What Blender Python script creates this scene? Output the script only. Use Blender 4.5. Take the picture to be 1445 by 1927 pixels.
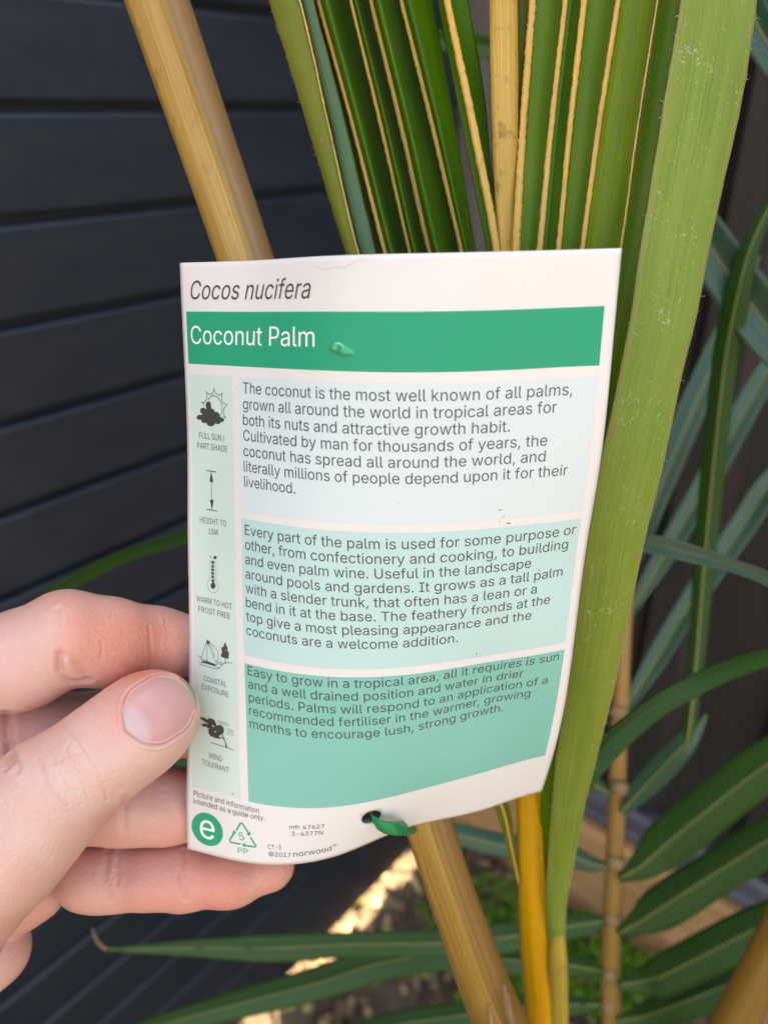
import bpy, bmesh, math, random, json
import numpy as np
from mathutils import Vector, Matrix, kdtree
from mathutils.geometry import tessellate_polygon

for _o in list(bpy.data.objects):
    bpy.data.objects.remove(_o)
scene = bpy.context.scene
C = scene.collection
random.seed(7)
rng = np.random.default_rng(7)
PI = math.pi

# ------------------------------------------------------------------ camera, sky, sun, exposure
PITCH = math.radians(27.6)          # looking down
CAM = np.array([0.0, 0.0, 1.26])
FPX, CX, CY = 1447.0, 722.5, 963.5   # focal length and centre in photograph pixels
cam_data = bpy.data.cameras.new('camera')
cam = bpy.data.objects.new('camera', cam_data)
C.objects.link(cam)
cam.location = CAM
cam.rotation_euler = (PI / 2 - PITCH, 0, 0)
cam_data.sensor_fit = 'HORIZONTAL'
cam_data.sensor_width = 24.0
cam_data.lens = 24.0 * FPX / 1445.0
cam_data.clip_start = 0.01
cam_data.clip_end = 500
cam_data.dof.use_dof = True
cam_data.dof.focus_distance = 0.166
cam_data.dof.aperture_fstop = 24.03 / 2.05
cam_data.dof.aperture_blades = 0
scene.camera = cam

SUN_DIR = Vector((0.66, -0.62, -1.28)).normalized()      # the way the light travels
world = bpy.data.worlds.new('World')
scene.world = world
world.use_nodes = True
wn = world.node_tree.nodes
sky = wn.new('ShaderNodeTexSky')
sky.sky_type = 'NISHITA'
sky.sun_disc = False
sky.sun_elevation = math.asin(-SUN_DIR.z)
sky.sun_rotation = math.atan2(-SUN_DIR.x, -SUN_DIR.y)
sky.air_density = 1.0
sky.dust_density = 3.0
sky.ozone_density = 1.0
wn['Background'].inputs['Strength'].default_value = 0.12
world.node_tree.links.new(sky.outputs[0], wn['Background'].inputs[0])
sun_data = bpy.data.lights.new('sun', 'SUN')
sun_data.energy = 5.0
sun_data.angle = math.radians(0.5)
sun_data.color = (1.0, 0.93, 0.82)
sun = bpy.data.objects.new('sun', sun_data)
C.objects.link(sun)
sun.rotation_euler = SUN_DIR.to_track_quat('-Z', 'Y').to_euler()
scene.view_settings.view_transform = 'Standard'
scene.view_settings.look = 'None'
scene.view_settings.gamma = 1.0
scene.view_settings.use_curve_mapping = False
scene.view_settings.exposure = 2.85
scene.view_settings.use_white_balance = True
scene.view_settings.white_balance_temperature = 9000
scene.view_settings.white_balance_tint = 10
scene.render.filter_size = 1.15
scene.cycles.max_bounces = 8
scene.cycles.transparent_max_bounces = 8

# ------------------------------------------------------------------ helpers
cp_, sp_ = math.cos(PITCH), math.sin(PITCH)

def cam2world(a):
    """camera space (x right, y down, z forward; metres) to the world"""
    a = np.asarray(a, float)
    x, y, z = a[..., 0], -a[..., 1], a[..., 2]
    return np.stack([x, z * cp_ + y * sp_, y * cp_ - z * sp_], -1) + CAM

def sight(px, py, z):
    """a point z metres out along the view axis, in camera space"""
    return np.array([(px - CX) / FPX * z, (py - CY) / FPX * z, z])

def at(px, py, z):
    return cam2world(sight(px, py, z))

def on_height(px, py, h):
    r = cam2world(sight(px, py, 1.0)) - CAM
    t = (h - CAM[2]) / r[2]
    return CAM + r * t

def tag(o, label=None, cat=None, group=None, kind=None):
    if label: o['label'] = label
    if cat: o['category'] = cat
    if group: o['group'] = group
    if kind: o['kind'] = kind
    return o

def thing(name, label, cat, loc, group=None):
    o = bpy.data.objects.new(name, None)
    C.objects.link(o)
    o.empty_display_size = 0.02
    o.location = loc
    return tag(o, label, cat, group)

def root_of(o):
    while o.parent: o = o.parent
    return o

def mesh_obj(name, verts, faces, mat, parent=None, smooth=True, uvs=None):
    me = bpy.data.meshes.new(name)
    me.from_pydata([tuple(map(float, v)) for v in verts], [], [tuple(f) for f in faces])
    mats = mat if isinstance(mat, (list, tuple)) else [mat]
    for m in mats: me.materials.append(m)
    if smooth:
        me.polygons.foreach_set('use_smooth', [True] * len(me.polygons))
    if uvs is not None:
        lay = me.uv_layers.new(name='UVMap')
        idx = np.empty(len(me.loops), np.int32)
        me.loops.foreach_get('vertex_index', idx)
        lay.data.foreach_set('uv', np.asarray(uvs, np.float32)[idx].ravel())
    me.update()
    o = bpy.data.objects.new(name, me)
    C.objects.link(o)
    if parent is not None:
        o.parent = parent
        o.matrix_parent_inverse = Matrix() if parent.parent else Matrix.Translation(-Vector(parent.location))
    return o

def bm_obj(name, bm, mat, parent=None, smooth=False):
    me = bpy.data.meshes.new(name)
    bm.to_mesh(me); bm.free()
    for m in (mat if isinstance(mat, (list, tuple)) else [mat]): me.materials.append(m)
    if smooth: me.polygons.foreach_set('use_smooth', [True] * len(me.polygons))
    o = bpy.data.objects.new(name, me)
    C.objects.link(o)
    if parent is not None:
        o.parent = parent
        o.matrix_parent_inverse = Matrix() if parent.parent else Matrix.Translation(-Vector(parent.location))
    return o

def crom(pts, n):
    """Catmull-Rom through the points, n samples evenly by chord length"""
    p = np.asarray(pts, float)
    if len(p) == 2:
        t = np.linspace(0, 1, n)[:, None]
        return p[0] * (1 - t) + p[1] * t
    d = np.r_[0, np.cumsum(np.linalg.norm(np.diff(p[:, :3], axis=0), axis=1) + 1e-9)]
    q = np.vstack([2 * p[0] - p[1], p, 2 * p[-1] - p[-2]])
    out = []
    for s in np.linspace(0, d[-1], n):
        i = min(max(np.searchsorted(d, s, side='right') - 1, 0), len(p) - 2)
        t = (s - d[i]) / (d[i + 1] - d[i])
        a, b, c, e = q[i], q[i + 1], q[i + 2], q[i + 3]
        # finite-difference tangents for uneven spacing
        h = d[i + 1] - d[i]
        m1 = (c - b) if i == 0 else (c - a) / (d[i + 1] - d[i - 1]) * h
        m2 = (c - b) if i == len(p) - 2 else (e - b) / (d[i + 2] - d[i]) * h
        t2, t3 = t * t, t * t * t
        out.append((2 * t3 - 3 * t2 + 1) * b + (t3 - 2 * t2 + t) * m1 + (-2 * t3 + 3 * t2) * c + (t3 - t2) * m2)
    return np.array(out)

def unit(a):
    return a / (np.linalg.norm(a, axis=-1, keepdims=True) + 1e-12)

# ------------------------------------------------------------------ materials
def new_mat(name):
    m = bpy.data.materials.new(name)
    m.use_nodes = True
    nt = m.node_tree
    return m, nt, nt.nodes['Principled BSDF']

def N(nt, kind, **kw):
    n = nt.nodes.new(kind)
    for k, v in kw.items():
        if k in n.inputs: n.inputs[k].default_value = v
        else: setattr(n, k, v)
    return n

def mix(nt, fac, a, b, mode='MIX'):
    n = nt.nodes.new('ShaderNodeMix')
    n.data_type = 'RGBA'; n.blend_type = mode
    for sock, v in ((0, fac), (6, a), (7, b)):
        if isinstance(v, (int, float)): n.inputs[sock].default_value = v
        elif isinstance(v, tuple): n.inputs[sock].default_value = v if len(v) == 4 else (*v, 1)
        else: nt.links.new(v, n.inputs[sock])
    return n.outputs[2]

def ramp(nt, src, stops):
    n = nt.nodes.new('ShaderNodeValToRGB')
    el = n.color_ramp.elements
    while len(el) < len(stops): el.new(0.5)
    for e, (pos, col) in zip(el, stops):
        e.position = pos
        e.color = (col, col, col, 1) if isinstance(col, (int, float)) else (*col, 1)
    nt.links.new(src, n.inputs[0])
    return n.outputs[0]

def mathn(nt, op, a, b=None):
    n = nt.nodes.new('ShaderNodeMath'); n.operation = op
    for i, v in enumerate((a, b)):
        if v is None: continue
        if isinstance(v, (int, float)): n.inputs[i].default_value = v
        else: nt.links.new(v, n.inputs[i])
    return n.outputs[0]

def bump(nt, bs, height, strength, dist):
    b = N(nt, 'ShaderNodeBump', Strength=strength, Distance=dist)
    nt.links.new(height, b.inputs['Height'])
    nt.links.new(b.outputs[0], bs.inputs['Normal'])

def objmap(nt, scale, uv=False):
    tc = nt.nodes.new('ShaderNodeTexCoord')
    mp = nt.nodes.new('ShaderNodeMapping')
    mp.inputs['Scale'].default_value = scale
    nt.links.new(tc.outputs['UV' if uv else 'Object'], mp.inputs[0])
    return mp.outputs[0]

def leaf_mat(name, base, edge=None, specks=0.0, rough=0.38, trans=0.3, veins=60.0, spec=0.3, patch=None):
    """UV: u across the blade 0..1, v along it in decimetres"""
    m, nt, bs = new_mat(name)
    uvv = objmap(nt, (veins, 1.2, 1), True)
    n1 = N(nt, 'ShaderNodeTexNoise', Scale=1.0, Detail=4.0, Roughness=0.6)
    nt.links.new(uvv, n1.inputs[0])
    uv2 = objmap(nt, (3, 3, 1), True)
    n2 = N(nt, 'ShaderNodeTexNoise', Scale=1.0, Detail=3.0)
    nt.links.new(uv2, n2.inputs[0])
    b = np.array(base)
    col = ramp(nt, n1.outputs[0], [(0.25, tuple(b * 0.68)), (0.5, tuple(b)), (0.75, tuple(np.minimum(b * 1.32, 1)))])
    alt = patch if patch else tuple(b * np.array([1.25, 1.05, 0.9]))
    col = mix(nt, ramp(nt, n2.outputs[0], [(0.38, 0.0), (0.68, 0.75)]), col, alt)
    if edge is not None:
        tc = nt.nodes.new('ShaderNodeTexCoord'); sx = nt.nodes.new('ShaderNodeSeparateXYZ')
        nt.links.new(tc.outputs['UV'], sx.inputs[0])
        d = mathn(nt, 'ABSOLUTE', mathn(nt, 'SUBTRACT', sx.outputs[0], 0.5))
        col = mix(nt, ramp(nt, d, [(0.44, 0.0), (0.49, 0.8)]), col, edge)
    if specks > 0:
        ov = objmap(nt, (1, 1, 0.6))
        n3 = N(nt, 'ShaderNodeTexNoise', Scale=1150.0, Detail=3.0, Roughness=0.7, Distortion=1.2); nt.links.new(ov, n3.inputs[0])
        n4 = N(nt, 'ShaderNodeTexNoise', Scale=110.0, Detail=3.0); nt.links.new(ov, n4.inputs[0])
        th = mathn(nt, 'ADD', n3.outputs[0], mathn(nt, 'MULTIPLY', mathn(nt, 'SUBTRACT', n4.outputs[0], 0.5), 0.34))
        f = ramp(nt, th, [(0.645, 0.0), (0.71, 1.0)])
        col = mix(nt, mathn(nt, 'MULTIPLY', f, specks), col, (0.62, 0.60, 0.40))
    nt.links.new(col, bs.inputs['Base Color'])
    bs.inputs['Roughness'].default_value = rough
    bs.inputs['Specular IOR Level'].default_value = spec
    bump(nt, bs, n1.outputs[0], 0.25, 0.0004)
    tr = nt.nodes.new('ShaderNodeBsdfTranslucent')
    nt.links.new(mix(nt, 0.35, col, (0.35, 0.5, 0.05), 'MIX'), tr.inputs[0])
    ms = nt.nodes.new('ShaderNodeMixShader'); ms.inputs[0].default_value = trans
    nt.links.new(bs.outputs[0], ms.inputs[1]); nt.links.new(tr.outputs[0], ms.inputs[2])
    nt.links.new(ms.outputs[0], nt.nodes['Material Output'].inputs[0])
    return m

def fibre_mat(name, stops, rough=0.45, scale=(26, 1.4, 1), edge=None, spots=0.35, split=None, base=None):
    """petioles, rachis and ribs: streaks along the length"""
    m, nt, bs = new_mat(name)
    n1 = N(nt, 'ShaderNodeTexNoise', Scale=1.0, Detail=5.0, Roughness=0.6)
    nt.links.new(objmap(nt, scale, True), n1.inputs[0])
    col = ramp(nt, n1.outputs[0], stops)
    n2 = N(nt, 'ShaderNodeTexNoise', Scale=260.0, Detail=3.0, Roughness=0.7)
    nt.links.new(objmap(nt, (1, 1, 0.6)), n2.inputs[0])
    if split is not None:  # browner half: part its own colour, part side shade put into the colour
        tc = nt.nodes.new('ShaderNodeTexCoord'); sx = nt.nodes.new('ShaderNodeSeparateXYZ')
        nt.links.new(tc.outputs['UV'], sx.inputs[0])
        w = mathn(nt, 'ADD', sx.outputs[0], mathn(nt, 'MULTIPLY', mathn(nt, 'SUBTRACT', n1.outputs[0], 0.5), 0.05))
        col = mix(nt, ramp(nt, w, split[0]), col, split[1])
    if base is not None:                               # browner towards the foot
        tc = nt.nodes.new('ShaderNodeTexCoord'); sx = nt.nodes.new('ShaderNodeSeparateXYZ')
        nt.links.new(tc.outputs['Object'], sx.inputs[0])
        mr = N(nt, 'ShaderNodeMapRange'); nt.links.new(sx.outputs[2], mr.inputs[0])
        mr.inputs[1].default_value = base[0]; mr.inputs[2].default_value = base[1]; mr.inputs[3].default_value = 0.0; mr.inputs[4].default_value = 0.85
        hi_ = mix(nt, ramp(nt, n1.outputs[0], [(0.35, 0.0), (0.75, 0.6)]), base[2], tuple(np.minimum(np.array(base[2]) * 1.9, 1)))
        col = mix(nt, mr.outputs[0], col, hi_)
    col = mix(nt, mathn(nt, 'MULTIPLY', ramp(nt, n2.outputs[0], [(0.56, 0.0), (0.72, 1.0)]), spots), col, tuple(np.array(stops[0][1]) * 0.55))
    nt.links.new(col, bs.inputs['Base Color'])
    bs.inputs['Roughness'].default_value = rough
    add = mathn(nt, 'ADD', n1.outputs[0], mathn(nt, 'MULTIPLY', n2.outputs[0], 0.5))
    bump(nt, bs, add, 0.35, 0.0006)
    return m

def plain_mat(name, col, rough=0.5, var=0.15, scale=40.0, bmp=0.1, dist=0.001, metal=0.0, spec=0.5, stretch=(1, 1, 1), dust=None):
    m, nt, bs = new_mat(name)
    n1 = N(nt, 'ShaderNodeTexNoise', Scale=scale, Detail=5.0, Roughness=0.65)
    nt.links.new(objmap(nt, stretch), n1.inputs[0])
    b = np.array(col)
    col = ramp(nt, n1.outputs[0], [(0.3, tuple(b * (1 - var))), (0.7, tuple(np.minimum(b * (1 + var), 1)))])
    if dust:
        n2 = N(nt, 'ShaderNodeTexNoise', Scale=9.0, Detail=6.0, Roughness=0.7); nt.links.new(objmap(nt, (1, 1, 2.5)), n2.inputs[0])
        n3 = N(nt, 'ShaderNodeTexVoronoi', Scale=55.0); nt.links.new(objmap(nt, (1, 1, 1)), n3.inputs[0])
        col = mix(nt, ramp(nt, n2.outputs[0], [(0.42, 0.0), (0.75, 0.5)]), col, dust)
        col = mix(nt, ramp(nt, n3.outputs['Distance'], [(0.03, 0.5), (0.07, 0.0)]), col, dust)
    nt.links.new(col, bs.inputs['Base Color'])
    nt.links.new(ramp(nt, n1.outputs[0], [(0.3, max(rough - 0.07, 0.02)), (0.7, min(rough + 0.07, 1))]), bs.inputs['Roughness'])
    bs.inputs['Metallic'].default_value = metal
    bs.inputs['Specular IOR Level'].default_value = spec
    if bmp: bump(nt, bs, n1.outputs[0], bmp, dist)
    return m

M = {}
M['slat'] = plain_mat('slat_paint', (0.0145, 0.0195, 0.029), 0.42, 0.12, 300.0, 0.12, 0.0006, spec=0.45, dust=(0.040, 0.042, 0.046))
M['panel'] = plain_mat('fence_sheet_paint', (0.030, 0.027, 0.026), 0.45, 0.25, 9.0, 0.05, 0.001, stretch=(1, 1, 0.2))
M['rail'] = plain_mat('rail_paint', (0.10, 0.095, 0.11), 0.4, 0.15, 30.0, 0.05)
M['post'] = plain_mat('post_timber', (0.13, 0.11, 0.10), 0.7, 0.3, 30.0, 0.4, 0.002, stretch=(1, 1, 0.08))
M['sleeper'] = plain_mat('sleeper_timber', (0.50, 0.26, 0.11), 0.75, 0.28, 22.0, 0.5, 0.003, stretch=(0.3, 0.3, 1.5))
M['soil'] = plain_mat('soil', (0.10, 0.070, 0.045), 0.95, 0.5, 35.0, 0.8, 0.01)
M['stalk'] = plain_mat('dry_stalk', (0.25, 0.12, 0.06), 0.8, 0.3, 60.0, 0.3, stretch=(1, 1, 0.1))
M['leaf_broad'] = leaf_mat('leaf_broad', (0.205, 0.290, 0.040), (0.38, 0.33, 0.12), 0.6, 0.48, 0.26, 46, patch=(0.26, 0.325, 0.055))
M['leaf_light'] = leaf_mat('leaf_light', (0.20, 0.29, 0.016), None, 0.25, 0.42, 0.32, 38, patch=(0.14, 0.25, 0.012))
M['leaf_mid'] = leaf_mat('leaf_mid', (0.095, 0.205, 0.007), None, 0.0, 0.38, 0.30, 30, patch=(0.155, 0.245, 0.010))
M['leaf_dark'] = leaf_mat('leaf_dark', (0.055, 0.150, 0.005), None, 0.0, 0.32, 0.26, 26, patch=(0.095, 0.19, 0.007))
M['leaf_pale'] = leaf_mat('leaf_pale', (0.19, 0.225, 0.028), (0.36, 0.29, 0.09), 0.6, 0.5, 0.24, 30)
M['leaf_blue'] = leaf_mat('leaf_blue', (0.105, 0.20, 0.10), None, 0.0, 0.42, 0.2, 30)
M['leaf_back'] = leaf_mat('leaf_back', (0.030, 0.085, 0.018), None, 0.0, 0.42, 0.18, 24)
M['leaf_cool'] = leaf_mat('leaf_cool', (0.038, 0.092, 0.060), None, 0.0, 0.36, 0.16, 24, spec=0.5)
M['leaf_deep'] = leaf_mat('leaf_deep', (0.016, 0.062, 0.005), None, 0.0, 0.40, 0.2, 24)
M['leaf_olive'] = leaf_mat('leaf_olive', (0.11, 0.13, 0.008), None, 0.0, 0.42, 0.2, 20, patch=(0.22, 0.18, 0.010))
M['weed'] = leaf_mat('weed_leaf', (0.10, 0.24, 0.02), None, 0.0, 0.45, 0.35, 6)
M['rib'] = fibre_mat('rib_yellow', [(0.3, (0.62, 0.34, 0.06)), (0.7, (0.80, 0.51, 0.15))], 0.55, (6, 3, 1), spots=0.4)
M['midrib'] = fibre_mat('midrib_green', [(0.3, (0.13, 0.16, 0.04)), (0.7, (0.22, 0.24, 0.07))], 0.5, (4, 2, 1), spots=0.1)
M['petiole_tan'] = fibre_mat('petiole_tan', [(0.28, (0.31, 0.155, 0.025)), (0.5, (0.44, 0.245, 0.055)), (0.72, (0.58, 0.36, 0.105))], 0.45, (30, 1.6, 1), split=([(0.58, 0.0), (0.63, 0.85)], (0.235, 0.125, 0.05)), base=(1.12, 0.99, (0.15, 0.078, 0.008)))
M['petiole_yellow'] = fibre_mat('petiole_yellow', [(0.28, (0.48, 0.19, 0.004)), (0.5, (0.60, 0.29, 0.006)), (0.72, (0.66, 0.39, 0.010))], 0.40, (14, 0.8, 1), spots=0.2)
M['rachis'] = fibre_mat('rachis_yellow', [(0.28, (0.48, 0.25, 0.035)), (0.5, (0.62, 0.36, 0.07)), (0.72, (0.70, 0.45, 0.13))], 0.55, (18, 2.2, 1), spots=0.8)
M['cane'] = fibre_mat('cane_rachis', [(0.28, (0.22, 0.115, 0.03)), (0.7, (0.40, 0.23, 0.06))], 0.45, (12, 1.5, 1), spots=0.3)
M['scar'] = plain_mat('leaf_scar', (0.27, 0.165, 0.075), 0.7, 0.3, 200.0, 0.2)
M['leaf_base'] = fibre_mat('leaf_base', [(0.28, (0.30, 0.22, 0.02)), (0.7, (0.44, 0.31, 0.045))], 0.5, (16, 1, 1), spots=0.5)
M['husk'] = plain_mat('dry_husk', (0.24, 0.145, 0.08), 0.8, 0.35, 150.0, 0.4)

# ------------------------------------------------------------------ fences, ground, garden edging
A3 = on_height(612, 1755, 0.06)                       # a point under the bottom slat
YL = math.radians(40.5)
DL = np.array([math.sin(YL), math.cos(YL), 0.0])      # along the slat fence, away from the camera
NL = np.array([DL[1], -DL[0], 0.0])                   # its face normal, towards the camera side
B3 = on_height(1273, 1600, 0.2)                       # a point on the foot of the sheet fence
DR = np.array([-NL[0], -NL[1], 0.0])                  # along the sheet fence, away to the left
NR = np.array([DR[1], -DR[0], 0.0])
if NR @ (CAM - B3) < 0: NR = -NR
s_ = np.linalg.solve(np.array([DL[:2], -DR[:2]]).T, (B3 - A3)[:2])
CORNER = A3 + DL * s_[0]
CORNER[2] = 0
UP = np.array([0, 0, 1.0])

def extrude(profile, o, along, outw, l0, l1):
    """profile [(out, up)] swept straight along a horizontal direction"""
    n = len(profile)
    v = [o + along * l + outw * a + UP * b for l in (l0, l1) for a, b in profile]
    f = [(i, (i + 1) % n, n + (i + 1) % n, n + i) for i in range(n)]
    f += [tuple(range(n - 1, -1, -1)), tuple(range(n, 2 * n))]
    return v, f

def fix_normals(o):
    bm = bmesh.new(); bm.from_mesh(o.data)
    bmesh.ops.recalc_face_normals(bm, faces=bm.faces)
    bm.to_mesh(o.data); bm.free()

PT = 0.0735
ZB = 1.264 - 16 * PT - 0.023
fence = thing('slat_fence', 'charcoal fence of wide horizontal slats behind the hand and the tag', 'fence', CORNER - DL * 1.5)
lo = -3.2
k = 0
z0 = 1.264 - 16 * PT
first = None
v, f = extrude([(-0.001, 0.047), (-0.001, z0 + 0.0005), (-0.0075, z0 + 0.0005), (-0.0075, z0 + 0.006), (-0.016, z0 + 0.006), (-0.016, 0.047)], CORNER, DL, NL, lo, -0.004)
fix_normals(mesh_obj('bottom_trim', v, f, M['slat'], fence, smooth=False))
z0 += PT
while z0 - PT < 2.44:
    # face 0..PT with a rounded top shoulder, a groove above it and a tongue behind the next slat
    pr = [(0.0, 0.004), (0.0, PT - 0.0085), (-0.0015, PT - 0.0060), (-0.0045, PT - 0.0045), (-0.009, PT - 0.004), (-0.009, PT + 0.006), (-0.018, PT + 0.006), (-0.018, 0.0065), (-0.0085, 0.0065), (-0.0085, 0.0), (-0.003, 0.0)]
    zb = z0 - PT
    if first is None:
        v, f = extrude(pr, CORNER * np.array([1, 1, 0]), DL, NL, lo, -0.004)
        first = mesh_obj('slat', v, f, M['slat'], fence, smooth=False)
        fix_normals(first)
        o = first
    else:
        o = first.copy(); C.objects.link(o); o.parent = fence
        o.matrix_parent_inverse = first.matrix_parent_inverse.copy()
    o.location = (0, 0, zb)
    z0 += PT
for l in (-3.1, -1.62, -0.14):
    v, f = extrude([(-0.019, 0.0), (-0.019, 2.44), (-0.069, 2.44), (-0.069, 0.0)], CORNER, DL, NL, l, l + 0.05)
    fix_normals(mesh_obj('post', v, f, M['slat'], fence, smooth=False))

sheet = thing('sheet_fence', 'dark ribbed metal fence standing behind the cane palm leaves', 'fence', CORNER - DR * 1.2)
prof = []
x = 0.0
W_R = 0.19
for i in range(4):
    prof += [(x, 0.0), (x + 0.085, 0.0), (x + 0.105, 0.026), (x + 0.155, 0.026), (x + 0.175, 0.0)]
    x += W_R
prof.append((x, 0.0))
first = None
ln = x
for i in range(4):
    if first is None:
        top = [-DR * (a + 0.003) + NR * b for a, b in prof]
        v = [CORNER * [1, 1, 0] + q + UP * h for h in (0.255, 1.93) for q in top]
        n = len(prof)
        v += [q - NR * 0.0012 for q in v]
        f = [(j, j + 1, n + j + 1, n + j) for j in range(n - 1)] + [(2 * n + j + 1, 2 * n + j, 3 * n + j, 3 * n + j + 1) for j in range(n - 1)]
        f += [(j + 1, j, 2 * n + j, 2 * n + j + 1) for j in range(n - 1)] + [(n + j, n + j + 1, 3 * n + j + 1, 3 * n + j) for j in range(n - 1)]
        f += [(0, n, 3 * n, 2 * n), (n - 1, 3 * n - 1, 4 * n - 1, 2 * n - 1)]
        first = mesh_obj('panel', v, f, M['panel'], sheet, smooth=False); fix_normals(first); o = first
    else:
        o = first.copy(); C.objects.link(o); o.parent = sheet; o.matrix_parent_inverse = first.matrix_parent_inverse.copy()
    o.location = Vector(-DR * ln * i)
rail_p = [(0.0, 0.205), (0.038, 0.205), (0.044, 0.211), (0.044, 0.224), (0.036, 0.229), (0.036, 0.236), (0.044, 0.241), (0.044, 0.262), (0.038, 0.27), (0.034, 0.27), (0.0, 0.258)]
v, f = extrude(rail_p, CORNER * [1, 1, 0], -DR, NR, 0.002, 3.0)
fix_normals(mesh_obj('bottom_rail', v, f, M['rail'], sheet, smooth=False))
v, f = extrude([(-0.01, 1.931), (-0.01, 1.97), (0.042, 1.97), (0.042, 1.931)], CORNER * [1, 1, 0], -DR, NR, 0.002, 3.0)
fix_normals(mesh_obj('top_rail', v, f, M['rail'], sheet, smooth=False))

slp = thing('timber_sleeper', 'brown timber sleeper edging the bed at the foot of the ribbed fence', 'sleeper', CORNER - DR * 1.2)
v, f = extrude([(-0.055, -0.03), (-0.055, 0.192), (-0.05, 0.197), (0.05, 0.197), (0.056, 0.19), (0.056, -0.03)], CORNER * [1, 1, 0], -DR, NR, 0.003, 2.4)
fix_normals(mesh_obj('board', v, f, M['sleeper'], slp, smooth=False))

pc = at(877, 100, 0.90)
post = thing('timber_post', 'grey weathered timber post seen between the palm leaflets', 'post', (pc[0], pc[1], 0))
bm = bmesh.new()
bmesh.ops.create_cube(bm, size=1.0)
for q in bm.verts: q.co = Vector((pc[0], pc[1], 0.95)) + Vector(DL) * q.co.x * 0.05 + Vector(NL) * q.co.y * 0.05 + Vector((0, 0, q.co.z * 1.9))
bmesh.ops.bevel(bm, geom=[e for e in bm.edges], offset=0.004, segments=2, affect='EDGES')
bm_obj('shaft', bm, M['post'], post)
bm = bmesh.new()
bmesh.ops.create_cube(bm, size=1.0)
for q in bm.verts: q.co = Vector((pc[0], pc[1], 1.9125)) + Vector(DL) * q.co.x * 0.06 + Vector(NL) * q.co.y * 0.06 + Vector((0, 0, q.co.z * 0.02))
bm_obj('cap', bm, M['post'], post)

def ground_h(x, y):
    b = 0.0
    r = np.hypot(x - 0.2, y - 1.0)
    w = np.clip(1.6 - r, 0, 1)
    b = 0.010 * np.sin(x * 31 + 2 * np.sin(y * 17)) + 0.008 * np.sin(y * 43 + 1.7 * np.sin(x * 29)) + 0.005 * np.sin(x * 91 + y * 77)
    return b * w
g = np.linspace(-1, 1, 181)
g = np.sign(g) * (0.03 * np.abs(g) + 0.97 * np.abs(g) ** 4) * 60
gx, gy = np.meshgrid(g + 0.2, g + 1.0)
gz = ground_h(gx, gy)
n = len(g)
vv = np.stack([gx, gy, gz], -1).reshape(-1, 3)
ff = [(j * n + i, j * n + i + 1, (j + 1) * n + i + 1, (j + 1) * n + i) for j in range(n - 1) for i in range(n - 1)]
tag(mesh_obj('ground', vv, ff, M['soil']), kind='structure')

# bark chips and leaf litter: one loose covering
def chip_mat():
    m, nt, bs = new_mat('bark_chips')
    at_ = nt.nodes.new('ShaderNodeAttribute'); at_.attribute_name = 'tone'
    col = ramp(nt, at_.outputs['Fac'], [(0.0, (0.05, 0.03, 0.02)), (0.45, (0.20, 0.12, 0.065)), (0.8, (0.46, 0.32, 0.19)), (1.0, (0.24, 0.26, 0.05))])
    nt.links.new(col, bs.inputs['Base Color']); bs.inputs['Roughness'].default_value = 0.85
    return m
vs, fs, tone = [], [], []
for i in range(4200):
    x, y = rng.uniform(-0.5, 0.9), rng.uniform(0.25, 1.7)
    L, Wd, T = rng.uniform(0.006, 0.022), rng.uniform(0.003, 0.009), rng.uniform(0.001, 0.004)
    R = Matrix.Rotation(rng.uniform(0, 6.28), 3, 'Z') @ Matrix.Rotation(rng.normal(0, 0.3), 3, 'X') @ Matrix.Rotation(rng.normal(0, 0.3), 3, 'Y')
    c = Vector((x, y, float(ground_h(np.float64(x), np.float64(y))) + T + 0.002))
    b = len(vs)
    bend = rng.uniform(-0.3, 0.3) * L
    for sx, sy, sz in ((-1, -0.8, -1), (0, -1, -1), (1, -0.6, -1), (1, 0.7, -1), (0, 1, -1), (-1, 0.6, -1), (-1, -0.8, 1), (0, -1, 1), (1, -0.6, 1), (1, 0.7, 1), (0, 1, 1), (-1, 0.6, 1)):
        vs.append(c + R @ Vector((sx * L, sy * Wd, sz * T + (bend if sx == 0 else 0))))
    fs += [(b + 6, b + 7, b + 10, b + 11), (b + 7, b + 8, b + 9, b + 10), (b + 5, b + 4, b + 1, b), (b + 4, b + 3, b + 2, b + 1)]
    fs += [(b + j, b + (j + 1) % 6, b + 6 + (j + 1) % 6, b + 6 + j) for j in range(6)]
    tone += [rng.uniform(0, 1)] * 12
o = mesh_obj('bark_mulch', vs, fs, chip_mat(), smooth=False)
a = o.data.attributes.new('tone', 'FLOAT', 'POINT'); a.data.foreach_set('value', np.array(tone, np.float32))
tag(o, 'brown bark chips and leaf litter scattered over the garden bed', 'bark chips', kind='stuff')

# ------------------------------------------------------------------ ribbons, blades and stems
def cast_side(t, tilt):
    """sideways vector of a blade running along t, seen face on and then tilted"""
    return t

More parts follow.
